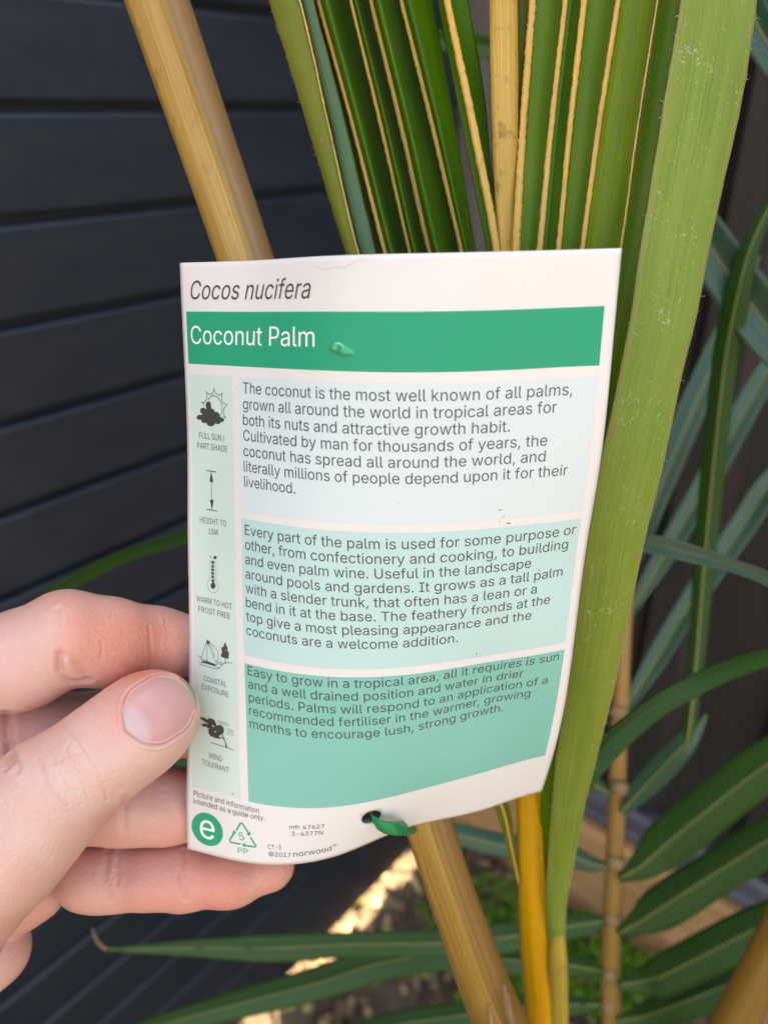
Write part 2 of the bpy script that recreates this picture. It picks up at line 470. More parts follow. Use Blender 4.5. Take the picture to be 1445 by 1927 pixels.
def strip_mesh(Lw, Rw, depth, ncross, thick, prof, Vm, sink=False):
    """closed blade between two world-space edge lines; depth pushes the middle along the view (metres)"""
    n = len(Lw)
    mid = (Lw + Rw) / 2
    tan = unit(np.gradient(mid, axis=0))
    side = unit(Rw - Lw)
    nor = unit(np.cross(side, tan))
    toward = CAM - mid
    sg = np.sign((nor * toward).sum(1, keepdims=True)); sg[sg == 0] = 1
    nor = nor * sg
    if sink: nor = unit(toward)
    t = np.linspace(0, 1, ncross)
    top = Lw[:, None] * (1 - t)[None, :, None] + Rw[:, None] * t[None, :, None]
    top = top + nor[:, None] * (prof(t)[None, :, None] * np.asarray(depth).reshape(-1, 1, 1))
    bot = top - nor[:, None] * thick
    v = np.concatenate([top.reshape(-1, 3), bot.reshape(-1, 3)])
    ln = np.r_[0, np.cumsum(np.linalg.norm(np.diff(mid, axis=0), axis=1))] * 10 + Vm
    uv = np.stack([np.tile(t, n), np.repeat(ln, ncross)], -1)
    uv = np.concatenate([uv, uv])
    m = n * ncross
    f = []
    for i in range(n - 1):
        for j in range(ncross - 1):
            a = i * ncross + j
            f.append((a, a + 1, a + ncross + 1, a + ncross)); f.append((m + a, m + a + ncross, m + a + ncross + 1, m + a + 1))
        a = i * ncross; f.append((a, a + ncross, m + a + ncross, m + a))
        a = i * ncross + ncross - 1; f.append((a + ncross, a, m + a, m + a + ncross))
    for j in range(ncross - 1):
        f.append((j + 1, j, m + j, m + j + 1)); a = (n - 1) * ncross + j; f.append((a, a + 1, m + a + 1, m + a))
    return v, f, uv

VEE = lambda t: np.abs(2 * t - 1) - 1.0            # fold away from the viewer
RIDGE = lambda t: 1.0 - np.abs(2 * t - 1)          # fold towards the viewer
BOW = lambda t: 4 * t * (1 - t)
VALLEY = lambda t: np.interp(t, [0, 0.10, 0.28, 0.55, 1.0], [0, -0.75, -1.0, -0.55, -0.25])

def pleat(name, Lp, Rp, depth, mat, parent, n=46, ncross=13, thick=0.00035, prof=BOW, wob=0.0, sink=False):
    Lc = crom(np.array([sight(*q) for q in Lp]), n); Rc = crom(np.array([sight(*q) for q in Rp]), n)
    L, R = cam2world(Lc), cam2world(Rc)
    if wob:
        side = unit(R - L)
        for E_, s in ((L, -1), (R, 1)):
            w = np.convolve(rng.normal(0, 1, n + 4), np.ones(5) / 5, 'valid')
            E_ += side * (w * wob + rng.normal(0, wob * 0.35, n))[:, None] * s
    v, f, uv = strip_mesh(L, R, depth, ncross, thick, prof, rng.uniform(0, 9), sink)
    return mesh_obj(name, v, f, mat, parent, uvs=uv)

def tube(name, pts, radii, mat, parent, n=40, k=14, section=None, rough=0.0, world=False, cap=True, rough_side=None):
    """pts (px,py,z) or world points; section(theta)->(across, towards viewer) multipliers"""
    P3 = np.array(pts, float) if world else np.array([at(*q) for q in pts])
    q = np.column_stack([P3, np.asarray(radii, float)])
    q = crom(q, n)
    c, r = q[:, :3], q[:, 3]
    tan = unit(np.gradient(c, axis=0))
    side = unit(np.cross(tan, unit(CAM - c)))
    face = unit(np.cross(side, tan))
    sg = np.sign((face * (CAM - c)).sum(1, keepdims=True)); sg[sg == 0] = 1
    face = face * sg
    right = np.array([1.0, 0, 0])
    sd = np.sign((side @ right)[:, None]); sd[sd == 0] = 1
    side = side * sd
    th = np.linspace(0, 2 * PI, k, endpoint=False) + PI * 0.5 + 1e-4
    sec = np.array([(section(a) if section else (math.cos(a), math.sin(a))) for a in th])
    rr = r[:, None] * np.ones((1, k))
    if rough: rr = rr * (1 + rng.normal(0, rough, (n, k)))
    v = c[:, None] + side[:, None] * (sec[:, 0][None, :, None] * rr[..., None]) + face[:, None] * (sec[:, 1][None, :, None] * rr[..., None])
    ln = np.r_[0, np.cumsum(np.linalg.norm(np.diff(c, axis=0), axis=1))] * 10 + rng.uniform(0, 9)
    u = (sec[:, 0] + 1.2) / 2.4
    uv = np.stack([np.tile(u, n), np.repeat(ln, k)], -1)
    f = [(i * k + j, i * k + (j + 1) % k, (i + 1) * k + (j + 1) % k, (i + 1) * k + j) for i in range(n - 1) for j in range(k)]
    if cap: f += [tuple(range(k - 1, -1, -1)), tuple((n - 1) * k + j for j in range(k))]
    o = mesh_obj(name, v.reshape(-1, 3), f, mat, parent, uvs=uv)
    fix_normals(o)
    return o

def blade(name, ctr, mat, parent, fold=0.25, tilt=0.0, n=40, ncross=9, thick=0.0004, rib=None, rib_r=0.0007, towards=False):
    """leaflet from a centre line (px,py,z,width_px); fold = V depth over width"""
    a = np.array(ctr, float)
    c = np.column_stack([[at(*q[:3]) for q in a], a[:, 3] * a[:, 2] / FPX])
    q = crom(c, n)
    p, w = q[:, :3], np.maximum(q[:, 3], 0.0003)
    tan = unit(np.gradient(p, axis=0))
    view = unit(CAM - p)
    side = unit(np.cross(tan, view)); up = unit(np.cross(side, tan))
    s2 = side * math.cos(tilt) + up * math.sin(tilt)
    w = w / max(math.cos(tilt), 0.3)
    L, R = p - s2 * w[:, None] / 2, p + s2 * w[:, None] / 2
    v, f, uv = strip_mesh(L, R, w * fold, ncross, thick, (RIDGE if towards else VEE), rng.uniform(0, 9))
    o = mesh_obj(name, v, f, mat, parent, uvs=uv)
    if rib is not None:
        m = ncross // 2
        top = np.asarray(v)[:n * ncross].reshape(n, ncross, 3)[:, m]
        nv = unit(CAM - top)
        tube('midrib', top + nv * rib_r * 0.3, np.linspace(rib_r, rib_r * 0.4, n), rib, o, n=n, k=6, world=True)
    return o

# ------------------------------------------------------------------ coconut palm in front
base1 = np.array([0.05, 0.17, 0.0])
palm = thing('coconut_palm', 'young coconut palm with tan stalks and upright pleated green leaves behind the tag', 'palm', base1)

def groove(th):
    x, y = math.cos(th), math.sin(th) * 0.85
    if y > 0: y -= 0.30 * math.exp(-((x - 0.24) / 0.10) ** 2) + (0.12 if x > 0.3 else 0)
    return x, y

def r_of(wpx, z): return wpx * z / FPX
lp = [(155, -420, 0.176, 62), (296, 0, 0.190, 59), (378, 240, 0.197, 55), (460, 480, 0.203, 52), (640, 1030, 0.215, 47), (813, 1573, 0.228, 45), (858, 1708, 0.236, 45), (910, 1853, 0.246, 48), (950, 1970, 0.256, 50)]
pw = [at(*q[:3]) for q in lp] + [base1 + [-0.012, -0.01, 0.55], base1 + [-0.012, -0.006, 0.2]]
rw = [r_of(q[3], q[2]) for q in lp] + [0.011, 0.016]
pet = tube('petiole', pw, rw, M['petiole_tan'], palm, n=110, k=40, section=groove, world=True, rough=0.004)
lp = [(975, 1050, 0.222, 15), (990, 1280, 0.236, 20), (996, 1511, 0.249, 24), (1003, 1730, 0.268, 28), (1014, 1960, 0.300, 29)]
pw = [at(*q[:3]) for q in lp] + [base1 + [0.012, 0.03, 0.5], base1 + [0.014, 0.012, 0.2]]
rw = [r_of(q[3], q[2]) for q in lp] + [0.012, 0.016]
flat = lambda a: (math.cos(a), math.sin(a) * 0.75)
tube('petiole', pw, rw, M['petiole_yellow'], palm, n=80, k=28, section=flat, world=True, rough=0.003)
tube('rachis', [(940, -420, 0.160), (947, 0, 0.181), (950, 240, 0.188), (952, 467, 0.196), (962, 800, 0.208), (975, 1080, 0.224)], [r_of(w, .19) for w in (20, 25, 24, 17, 16, 14)], M['rachis'], palm, n=70, k=26, section=lambda a: (math.cos(a), math.sin(a) * 0.6 - 0.18 * math.exp(-((math.cos(a) + .1) / .2) ** 2) * (math.sin(a) > 0)), rough=0.012)
tube('stem_base', [base1 + [0, 0, -0.05], base1 + [0, 0, 0.0], base1 + [0, 0, 0.12], base1 + [0.0, 0.0, 0.24]], [0.05, 0.048, 0.04, 0.026], M['husk'], palm, n=24, k=20, world=True, rough=0.03)

def ribline(pts, width, parent, mat='rib', rough=0.075, n=300):
    tube('rib', pts, [r_of(width / 2 * rng.uniform(0.78, 1.12), q[2]) for q in pts], M[mat], parent, n=n, k=8, section=lambda a: (math.cos(a), math.sin(a) * 0.65), rough=rough)

def ext(x0, x1, z0, z1, end=None):
    """edge through (x0, 0) and (x1, 467), carried on above the frame and down to its end"""
    s = (x1 - x0) / 467.0
    top = (x0 - 420 * s, -420, z0 - (z1 - z0) * 0.9)
    pts = [top, (x0, 0, z0), ((x0 + x1) / 2 + 2 * np.sign(s), 233, (z0 + z1) / 2), (x1, 467, z1)]
    if end: pts.append(end)
    return pts

# left half, outermost blade first
o = pleat('leaflet', [(381, -420, .172), (507, 0, .186), (577, 233, .193), (647, 467, .200), (800, 950, .216), (930, 1420, .245)],
          [(440, -420, .170), (563, 0, .184), (617, 233, .191), (671, 467, .198), (815, 950, .215), (934, 1420, .245)], 0.0008, M['leaf_pale'], palm, n=80, wob=0.00018)
ribline([(441, -420, .1695), (564, 0, .1835), (618, 233, .1905), (672, 467, .1975), (815, 950, .2145)], 3.5, o, rough=0.2)
pleat('leaflet', ext(564, 672, .186, .200, (816, 950, .217)), ext(590, 705, .184, .198, (830, 950, .216)), 0.0006, M['leaf_blue'], palm, n=70, wob=0.00012)
pleat('leaflet', ext(589, 703, .188, .202, (840, 950, .219)), ext(600, 724, .190, .203, (850, 950, .219)), -0.002, M['leaf_olive'], palm, n=60)
ends = [(955, 1340, .238), (957, 1240, .233), (955, 1060, .222), (950, 800, .208), (948, 600, .202)]
ribsL = [(601, 725, .187, .200, 12), (662, 771, .185, .198, 11), (700, 809, .183, .197, 14), (757, 870, .182, .196, 14), (841, 934, .181, .195, 14)]
nexts = [(658, 767), (694, 805), (752, 862), (814, 895), (881, 938)]
for i, (x0, x1, z0, z1, w) in enumerate(ribsL):
    a, b = nexts[i]
    e = ends[i]
    bk = 0.0055 if i < 3 else 0.004
    if i == 4:
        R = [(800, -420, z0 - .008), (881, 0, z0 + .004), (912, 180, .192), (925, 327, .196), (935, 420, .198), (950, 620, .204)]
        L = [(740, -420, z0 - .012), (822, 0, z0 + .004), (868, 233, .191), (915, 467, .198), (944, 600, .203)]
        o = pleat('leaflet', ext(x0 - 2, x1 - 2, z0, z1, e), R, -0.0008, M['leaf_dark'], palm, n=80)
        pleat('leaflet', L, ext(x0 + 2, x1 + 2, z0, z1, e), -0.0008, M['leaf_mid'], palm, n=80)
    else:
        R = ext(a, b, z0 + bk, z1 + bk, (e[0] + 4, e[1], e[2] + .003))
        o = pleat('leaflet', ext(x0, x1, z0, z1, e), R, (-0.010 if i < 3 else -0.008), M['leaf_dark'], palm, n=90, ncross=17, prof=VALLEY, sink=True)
    ribline(ext(x0, x1, z0 - .0006, z1 - .0006, (e[0], e[1], e[2] - .0006)), w, o)
# right half
ribsR = [(1002, 971, .183, .1925, 14, (966, 640, .204)), (1064, 1016, .180, .188, 12, (968, 930, .214)), (1099, 1051, .176, .184, 11, (975, 1200, .228)), (1163, 1096, .170, .178, 10, (985, 1290, .236)), (1237, 1168, .163, .171, 4, (1005, 1500, .245))]
sR = [(1059, 1012, .184, .192), (1094, 1047, .180, .188), (1159, 1093, .175, .183), (1236, 1167, .168, .176), None]
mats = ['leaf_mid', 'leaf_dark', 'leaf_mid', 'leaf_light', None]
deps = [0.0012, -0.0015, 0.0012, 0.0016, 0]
for i, (x0, x1, z0, z1, w, e) in enumerate(ribsR):
    if sR[i]:
        a, b, za, zb_ = sR[i]
        o = pleat('leaflet', ext(x0, x1, z0, z1, e), ext(a, b, za, zb_, (e[0] + 12, e[1], e[2] + .002)), deps[i], M[mats[i]], palm, n=90, ncross=15, prof=(BOW if deps[i] > 0 else VALLEY))
    else:
        o = pleat('leaflet', [(1299, -420, .157), (1239, 0, .164), (1204, 233, .168), (1169, 467, .172), (1098, 900, .187), (1050, 1250, .213), (1017, 1515, .2445), (1025, 1668, .262), (1030, 1720, .266)],
                  [(1345, -420, .157), (1287, 0, .163), (1250, 233, .167), (1211, 467, .171), (1126, 900, .184), (1075, 1250, .209), (1052, 1515, .241), (1040, 1668, .258), (1036, 1720, .264)], -0.0012, M['leaf_mid'], palm, n=100, ncross=11)
    ribline(ext(x0, x1, z0 - .0006, z1 - .0006, (e[0], e[1], e[2] - .0006)), w, o, rough=(0.10 if w > 5 else 0.25))
# olive tongue beside the rachis
pleat('leaflet', [(985, -420, .170), (972, 0, .183), (972, 120, .186), (976, 230, .189)], [(1012, -420, .168), (995, 0, .1835), (988, 120, .1865), (980, 230, .189)], -0.001, M['leaf_olive'], palm, n=30)
# broad outer blade on the right, running down into its own base
BL = [(1325, -420, .150), (1281, 0, .153), (1248, 200, .155), (1205, 467, .158), (1185, 600, .1605), (1150, 780, .165), (1108, 960, .1725), (1084, 1130, .183), (1063, 1300, .1985), (1046, 1430, .213), (1038, 1520, .227), (1031, 1614, .244), (1028, 1700, .256), (1032, 1800, .272), (1040, 1960, .297)]
BR = [(1480, -420, .152), (1425, 0, .155), (1398, 180, .157), (1360, 350, .1585), (1335, 467, .160), (1310, 600, .1625), (1280, 720, .165), (1250, 870, .169), (1215, 1010, .175), (1190, 1130, .1825), (1152, 1310, .198), (1125, 1420, .211), (1100, 1520, .226), (1078, 1640, .246), (1065, 1720, .258), (1066, 1800, .272), (1070, 1960, .297)]
o = pleat('leaflet', BL, BR, np.interp(np.linspace(0, 1, 150), [0, 0.75, 1], [0.0010, 0.0010, 0.0030]), M['leaf_broad'], palm, n=150, ncross=19, wob=0.00010)
tube('leaf_base', [(1049, 1745, .2635), (1049, 1800, .2695), (1050, 1880, .2825), (1052, 1975, .297)], [r_of(w, .28) for w in (9, 17, 19, 20)], M['leaf_base'], palm, n=40, k=20, section=flat, rough=0.006)
# woolly fibres along the ragged edges
hv, hf = [], []
def hair(p, d, ln, r=0.00006):
    s = unit(np.cross(d, CAM - p)); cur = p.copy(); b = len(hv)
    for i in range(5):
        t = i / 4
        rr = r * (1 - 0.7 * t)
        hv.extend([cur - s * rr, cur + s * rr, cur + unit(CAM - p) * rr])
        d = unit(d + rng.normal(0, 0.35, 3)); cur = cur + d * ln / 4
    for i in range(4):
        for j in range(3):
            hf.append((b + i * 3 + j, b + i * 3 + (j + 1) % 3, b + i * 3 + 3 + (j + 1) % 3, b + i * 3 + 3 + j))
Lw, Rw = at(0, 0, 1), None
Lc = cam2world(crom(np.array([sight(*q) for q in BL]), 400)); Rc = cam2world(crom(np.array([sight(*q) for q in BR]), 400))
for E_, s in ((Lc, -1), (Rc, 1)):
    for i in range(45):
        k_ = rng.integers(40, 330)
        d = unit((Rc[k_] - Lc[k_]) * s + rng.normal(0, 0.008, 3))
        hair(E_[k_], d, rng.uniform(0.0004, 0.0014), 0.00004)
Pc = cam2world(crom(np.array([sight(*q) for q in [(381, -420, .172), (507, 0, .186), (577, 233, .193), (647, 467, .200)]]), 200))
for i in range(35):
    hair(Pc[rng.integers(60, 200)], unit(np.array([-1, 0, 0]) + rng.normal(0, 0.4, 3)), rng.uniform(0.0004, 0.0013), 0.00004)
tag(mesh_obj('fibres', hv, hf, plain_mat('fibre', (0.62, 0.52, 0.36), 0.7, 0.1), palm), kind='stuff')
# spear between the stalks, and the dry collar at the foot
blade('leaflet', [(870, 1360, .238, 44), (943, 1516, .246, 28), (961, 1590, .252, 17), (977, 1665, .258, 7)], M['leaf_olive'], palm, fold=0.3, rib=M['rib'], rib_r=0.0006)
for px, py, w in ((955, 1900, 7), (927, 1938, 9), (962, 1915, 4)):
    blade('husk', [(px - 6, py - 45, .2385, 3), (px, py, .240, w), (px + 14, py + 70, .247, w * 1.2), (px + 26, py + 130, .256, w)], M['husk'], palm, fold=0.15)
# arching leaflets on the same palm
blade('leaflet', [(1085, 1480, .262, 44), (1140, 1411, .268, 47), (1230, 1334, .275, 40), (1302, 1292, .280, 40), (1370, 1262, .287, 36), (1445, 1238, .296, 34), (1560, 1225, .31, 26), (1700, 1240, .33, 2)], M['leaf_deep'], palm, fold=0.22, tilt=0.15, towards=True)
blade('leaflet', [(960, 1035, .219, 20), (1080, 1015, .24, 30), (1203, 1022, .252, 34), (1253, 1029, .258, 37), (1307, 1044, .262, 34), (1370, 1062, .268, 26), (1445, 1090, .276, 26), (1560, 1160, .29, 22), (1680, 1260, .31, 2)], M['leaf_cool'], palm, fold=0.25)
blade('leaflet', [(955, 940, .216, 20), (700, 945, .255, 38), (500, 970, .278, 40), (350, 1011, .300, 29), (240, 1045, .315, 25), (150, 1088, .33, 27), (60, 1142, .345, 17), (-40, 1210, .36, 2)], M['leaf_back'], palm, fold=0.25)
blade('leaflet', [(720, 1470, .30, 20), (520, 1445, .305, 22), (330, 1431, .31, 20), (240, 1426, .315, 3)], M['leaf_back'], palm, fold=0.2)
blade('leaflet', [(800, 70, .36, 30), (905, 85, .365, 40), (1010, 95, .37, 38), (1120, 130, .375, 30)], M['leaf_back'], palm, fold=0.2)

# ------------------------------------------------------------------ golden cane palm behind
base2 = np.array([0.20, 0.40, 0.0])
cane = thing('cane_palm', 'leafy cane palm with narrow dark leaflets at the foot of the ribbed fence', 'palm', base2)
rp = [(1180, 1080, .44), (1170, 1250, .445), (1162, 1450, .46), (1155, 1640, .48), (1149, 1800, .50), (1146, 1970, .525)]
pw = [at(*q) for q in rp] + [base2 + [-0.02, -0.03, 0.4], base2 + [0, 0, -0.02]]
tube('rachis', pw, [.0042, .0048, .0052, .0056, .0062, .0068, .010, .016], M['cane'], cane, n=120, k=18, world=True, rough=0.015)
sp_pts = [(1420, 1600, .40), (1410, 1850, .40), (1392, 1930, .405)]
pw = [at(1560, 1560, .36), at(1440, 1810, .385), at(1392, 1905, .395), at(1340, 2010, .41), base2 + [0.03, -0.06, 0.35], base2 + [0.015, -0.01, 0.0]]
tube('petiole', pw, [.0085, .0098, .0105, .011, .013, .016], M['petiole_tan'], cane, n=60, k=22, world=True)
for px, py, z in ((1166, 1482, .456), (1158, 1622, .472), (1152, 1729, .486), (1147, 1832, .499), (1145, 1893, .507), (1164, 1340, .447)):
    tube('leaf_scar', [(px + 2, py - 9, z), (px, py, z), (px - 1, py + 9, z)], [.0050, .0055, .0051], M['scar'], cane, n=8, k=14, rough=0.06)
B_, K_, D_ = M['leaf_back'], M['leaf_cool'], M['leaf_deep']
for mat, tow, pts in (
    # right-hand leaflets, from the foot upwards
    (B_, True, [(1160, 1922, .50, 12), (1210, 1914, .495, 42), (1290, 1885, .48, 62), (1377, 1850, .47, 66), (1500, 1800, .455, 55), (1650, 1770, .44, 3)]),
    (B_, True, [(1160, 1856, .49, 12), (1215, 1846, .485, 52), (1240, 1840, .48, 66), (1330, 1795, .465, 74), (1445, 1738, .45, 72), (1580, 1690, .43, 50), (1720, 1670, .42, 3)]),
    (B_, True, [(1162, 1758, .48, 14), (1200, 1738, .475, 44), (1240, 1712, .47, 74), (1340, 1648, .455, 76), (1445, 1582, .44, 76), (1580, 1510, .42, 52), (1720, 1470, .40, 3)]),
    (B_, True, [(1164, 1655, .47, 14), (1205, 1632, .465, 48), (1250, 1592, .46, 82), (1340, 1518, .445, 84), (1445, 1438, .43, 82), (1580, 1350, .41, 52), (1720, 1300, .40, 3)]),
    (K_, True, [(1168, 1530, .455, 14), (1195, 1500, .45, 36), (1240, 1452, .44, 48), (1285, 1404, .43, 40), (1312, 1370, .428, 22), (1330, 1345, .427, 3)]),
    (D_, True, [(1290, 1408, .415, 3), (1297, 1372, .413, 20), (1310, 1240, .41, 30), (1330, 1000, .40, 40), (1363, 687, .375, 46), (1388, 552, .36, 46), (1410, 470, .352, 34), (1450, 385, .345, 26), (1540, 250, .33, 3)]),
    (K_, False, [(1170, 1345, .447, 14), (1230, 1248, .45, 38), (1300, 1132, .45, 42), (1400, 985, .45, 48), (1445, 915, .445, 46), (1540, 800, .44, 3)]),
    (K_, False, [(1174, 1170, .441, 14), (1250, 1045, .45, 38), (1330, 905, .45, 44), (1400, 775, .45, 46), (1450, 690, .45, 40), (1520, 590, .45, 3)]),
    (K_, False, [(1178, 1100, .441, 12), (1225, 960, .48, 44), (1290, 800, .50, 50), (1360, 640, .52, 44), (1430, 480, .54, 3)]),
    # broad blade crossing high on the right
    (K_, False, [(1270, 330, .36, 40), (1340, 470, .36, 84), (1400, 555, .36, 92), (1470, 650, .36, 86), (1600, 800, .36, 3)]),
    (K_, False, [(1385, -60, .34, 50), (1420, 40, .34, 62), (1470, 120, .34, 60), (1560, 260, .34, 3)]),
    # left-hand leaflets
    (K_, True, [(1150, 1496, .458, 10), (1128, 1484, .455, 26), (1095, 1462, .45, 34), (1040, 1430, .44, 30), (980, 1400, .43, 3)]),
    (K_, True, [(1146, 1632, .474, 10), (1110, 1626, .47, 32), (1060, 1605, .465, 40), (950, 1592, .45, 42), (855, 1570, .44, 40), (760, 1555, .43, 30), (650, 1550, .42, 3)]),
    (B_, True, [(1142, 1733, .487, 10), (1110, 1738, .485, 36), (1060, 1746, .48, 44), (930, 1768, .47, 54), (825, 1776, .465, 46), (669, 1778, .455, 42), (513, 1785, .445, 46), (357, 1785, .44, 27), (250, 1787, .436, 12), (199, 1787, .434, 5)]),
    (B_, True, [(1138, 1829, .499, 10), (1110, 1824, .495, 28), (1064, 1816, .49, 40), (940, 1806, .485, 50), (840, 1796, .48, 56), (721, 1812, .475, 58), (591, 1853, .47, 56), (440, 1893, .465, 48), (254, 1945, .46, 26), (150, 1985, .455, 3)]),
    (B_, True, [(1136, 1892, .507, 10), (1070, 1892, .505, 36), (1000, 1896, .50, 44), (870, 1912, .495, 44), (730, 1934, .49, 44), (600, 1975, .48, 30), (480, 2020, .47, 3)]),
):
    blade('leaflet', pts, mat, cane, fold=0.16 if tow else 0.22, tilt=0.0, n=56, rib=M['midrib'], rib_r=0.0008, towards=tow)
tube('dry_tip', [(201, 1788, .434), (186, 1776, .433), (178, 1762, .433), (173, 1745, .433)], [.0011, .0009, .0006, .0003], M['husk'], cane, n=16, k=6)

for px, top, w in ((1338, 1050, 0.006), (1392, 1080, 0.007)):
    b = on_height(px - 45, 1590, 0.0)
    st = thing('dry_stalk', 'dry brown stalk leaning on the dark ribbed fence' + (', nearer the slat fence' if px == 1338 else ', farther along'), 'stalk', b, 'dry stalks at the ribbed fence')
    b2 = b + NR * 0.02
    tube('stem', [b2, b2 + np.array([0.008, 0, 0.3]), b2 + np.array([0.02, 0.0, 0.75])], [w, w * 0.8, w * 0.3], M['stalk'], st, n=16, k=8, world=True, rough=0.05)

# low weeds on the bed
wv, wf, wuv = [], [], []
for i in range(340):
    if i < 240: c = on_height(rng.uniform(860, 1330), rng.uniform(1600, 1927), 0.0)
    else: c = np.array([rng.uniform(-0.3, 0.8), rng.uniform(0.3, 1.5), 0])
    if (c - CORNER) @ NL < 0.09 or (c - CORNER) @ NR < 0.09: continue
    c[2] = ground_h(c[0], c[1])
    for l in range(rng.integers(4, 9)):
        a = rng.uniform(0, 6.28); h = rng.uniform(0.01, 0.06); L = rng.uniform(0.012, 0.034); w = L * rng.uniform(0.35, 0.6)
        d = np.array([math.cos(a), math.sin(a), rng.uniform(-0.2, 0.5)]); s = np.array([-math.sin(a), math.cos(a), rng.normal(0, 0.2)])
        p0 = c + np.array([0, 0, h]) + d * 0.004
        b = len(wv)
        wv += [c, p0, p0 + d * L * .35 + s * w * .5, p0 + d * L * .4 + np.array([0, 0, .003]), p0 + d * L * .35 - s * w * .5, p0 + d * L - np.array([0, 0, .004]), c + s * 0.002]
        wuv += [(.5, 0), (.5, .1), (0, .3), (.5, .3), (1, .3), (.5, .6), (.5, 0)]
        wf += [(b + 1, b + 3, b + 2), (b + 1, b + 4, b + 3), (b + 3, b + 5, b + 2), (b + 3, b + 4, b + 5), (b, b + 6, b + 1)]
tag(mesh_obj('weeds', wv, wf, M['weed'], smooth=False, uvs=wuv), 'small bright green weeds growing through the bark chips', 'weeds', kind='stuff')

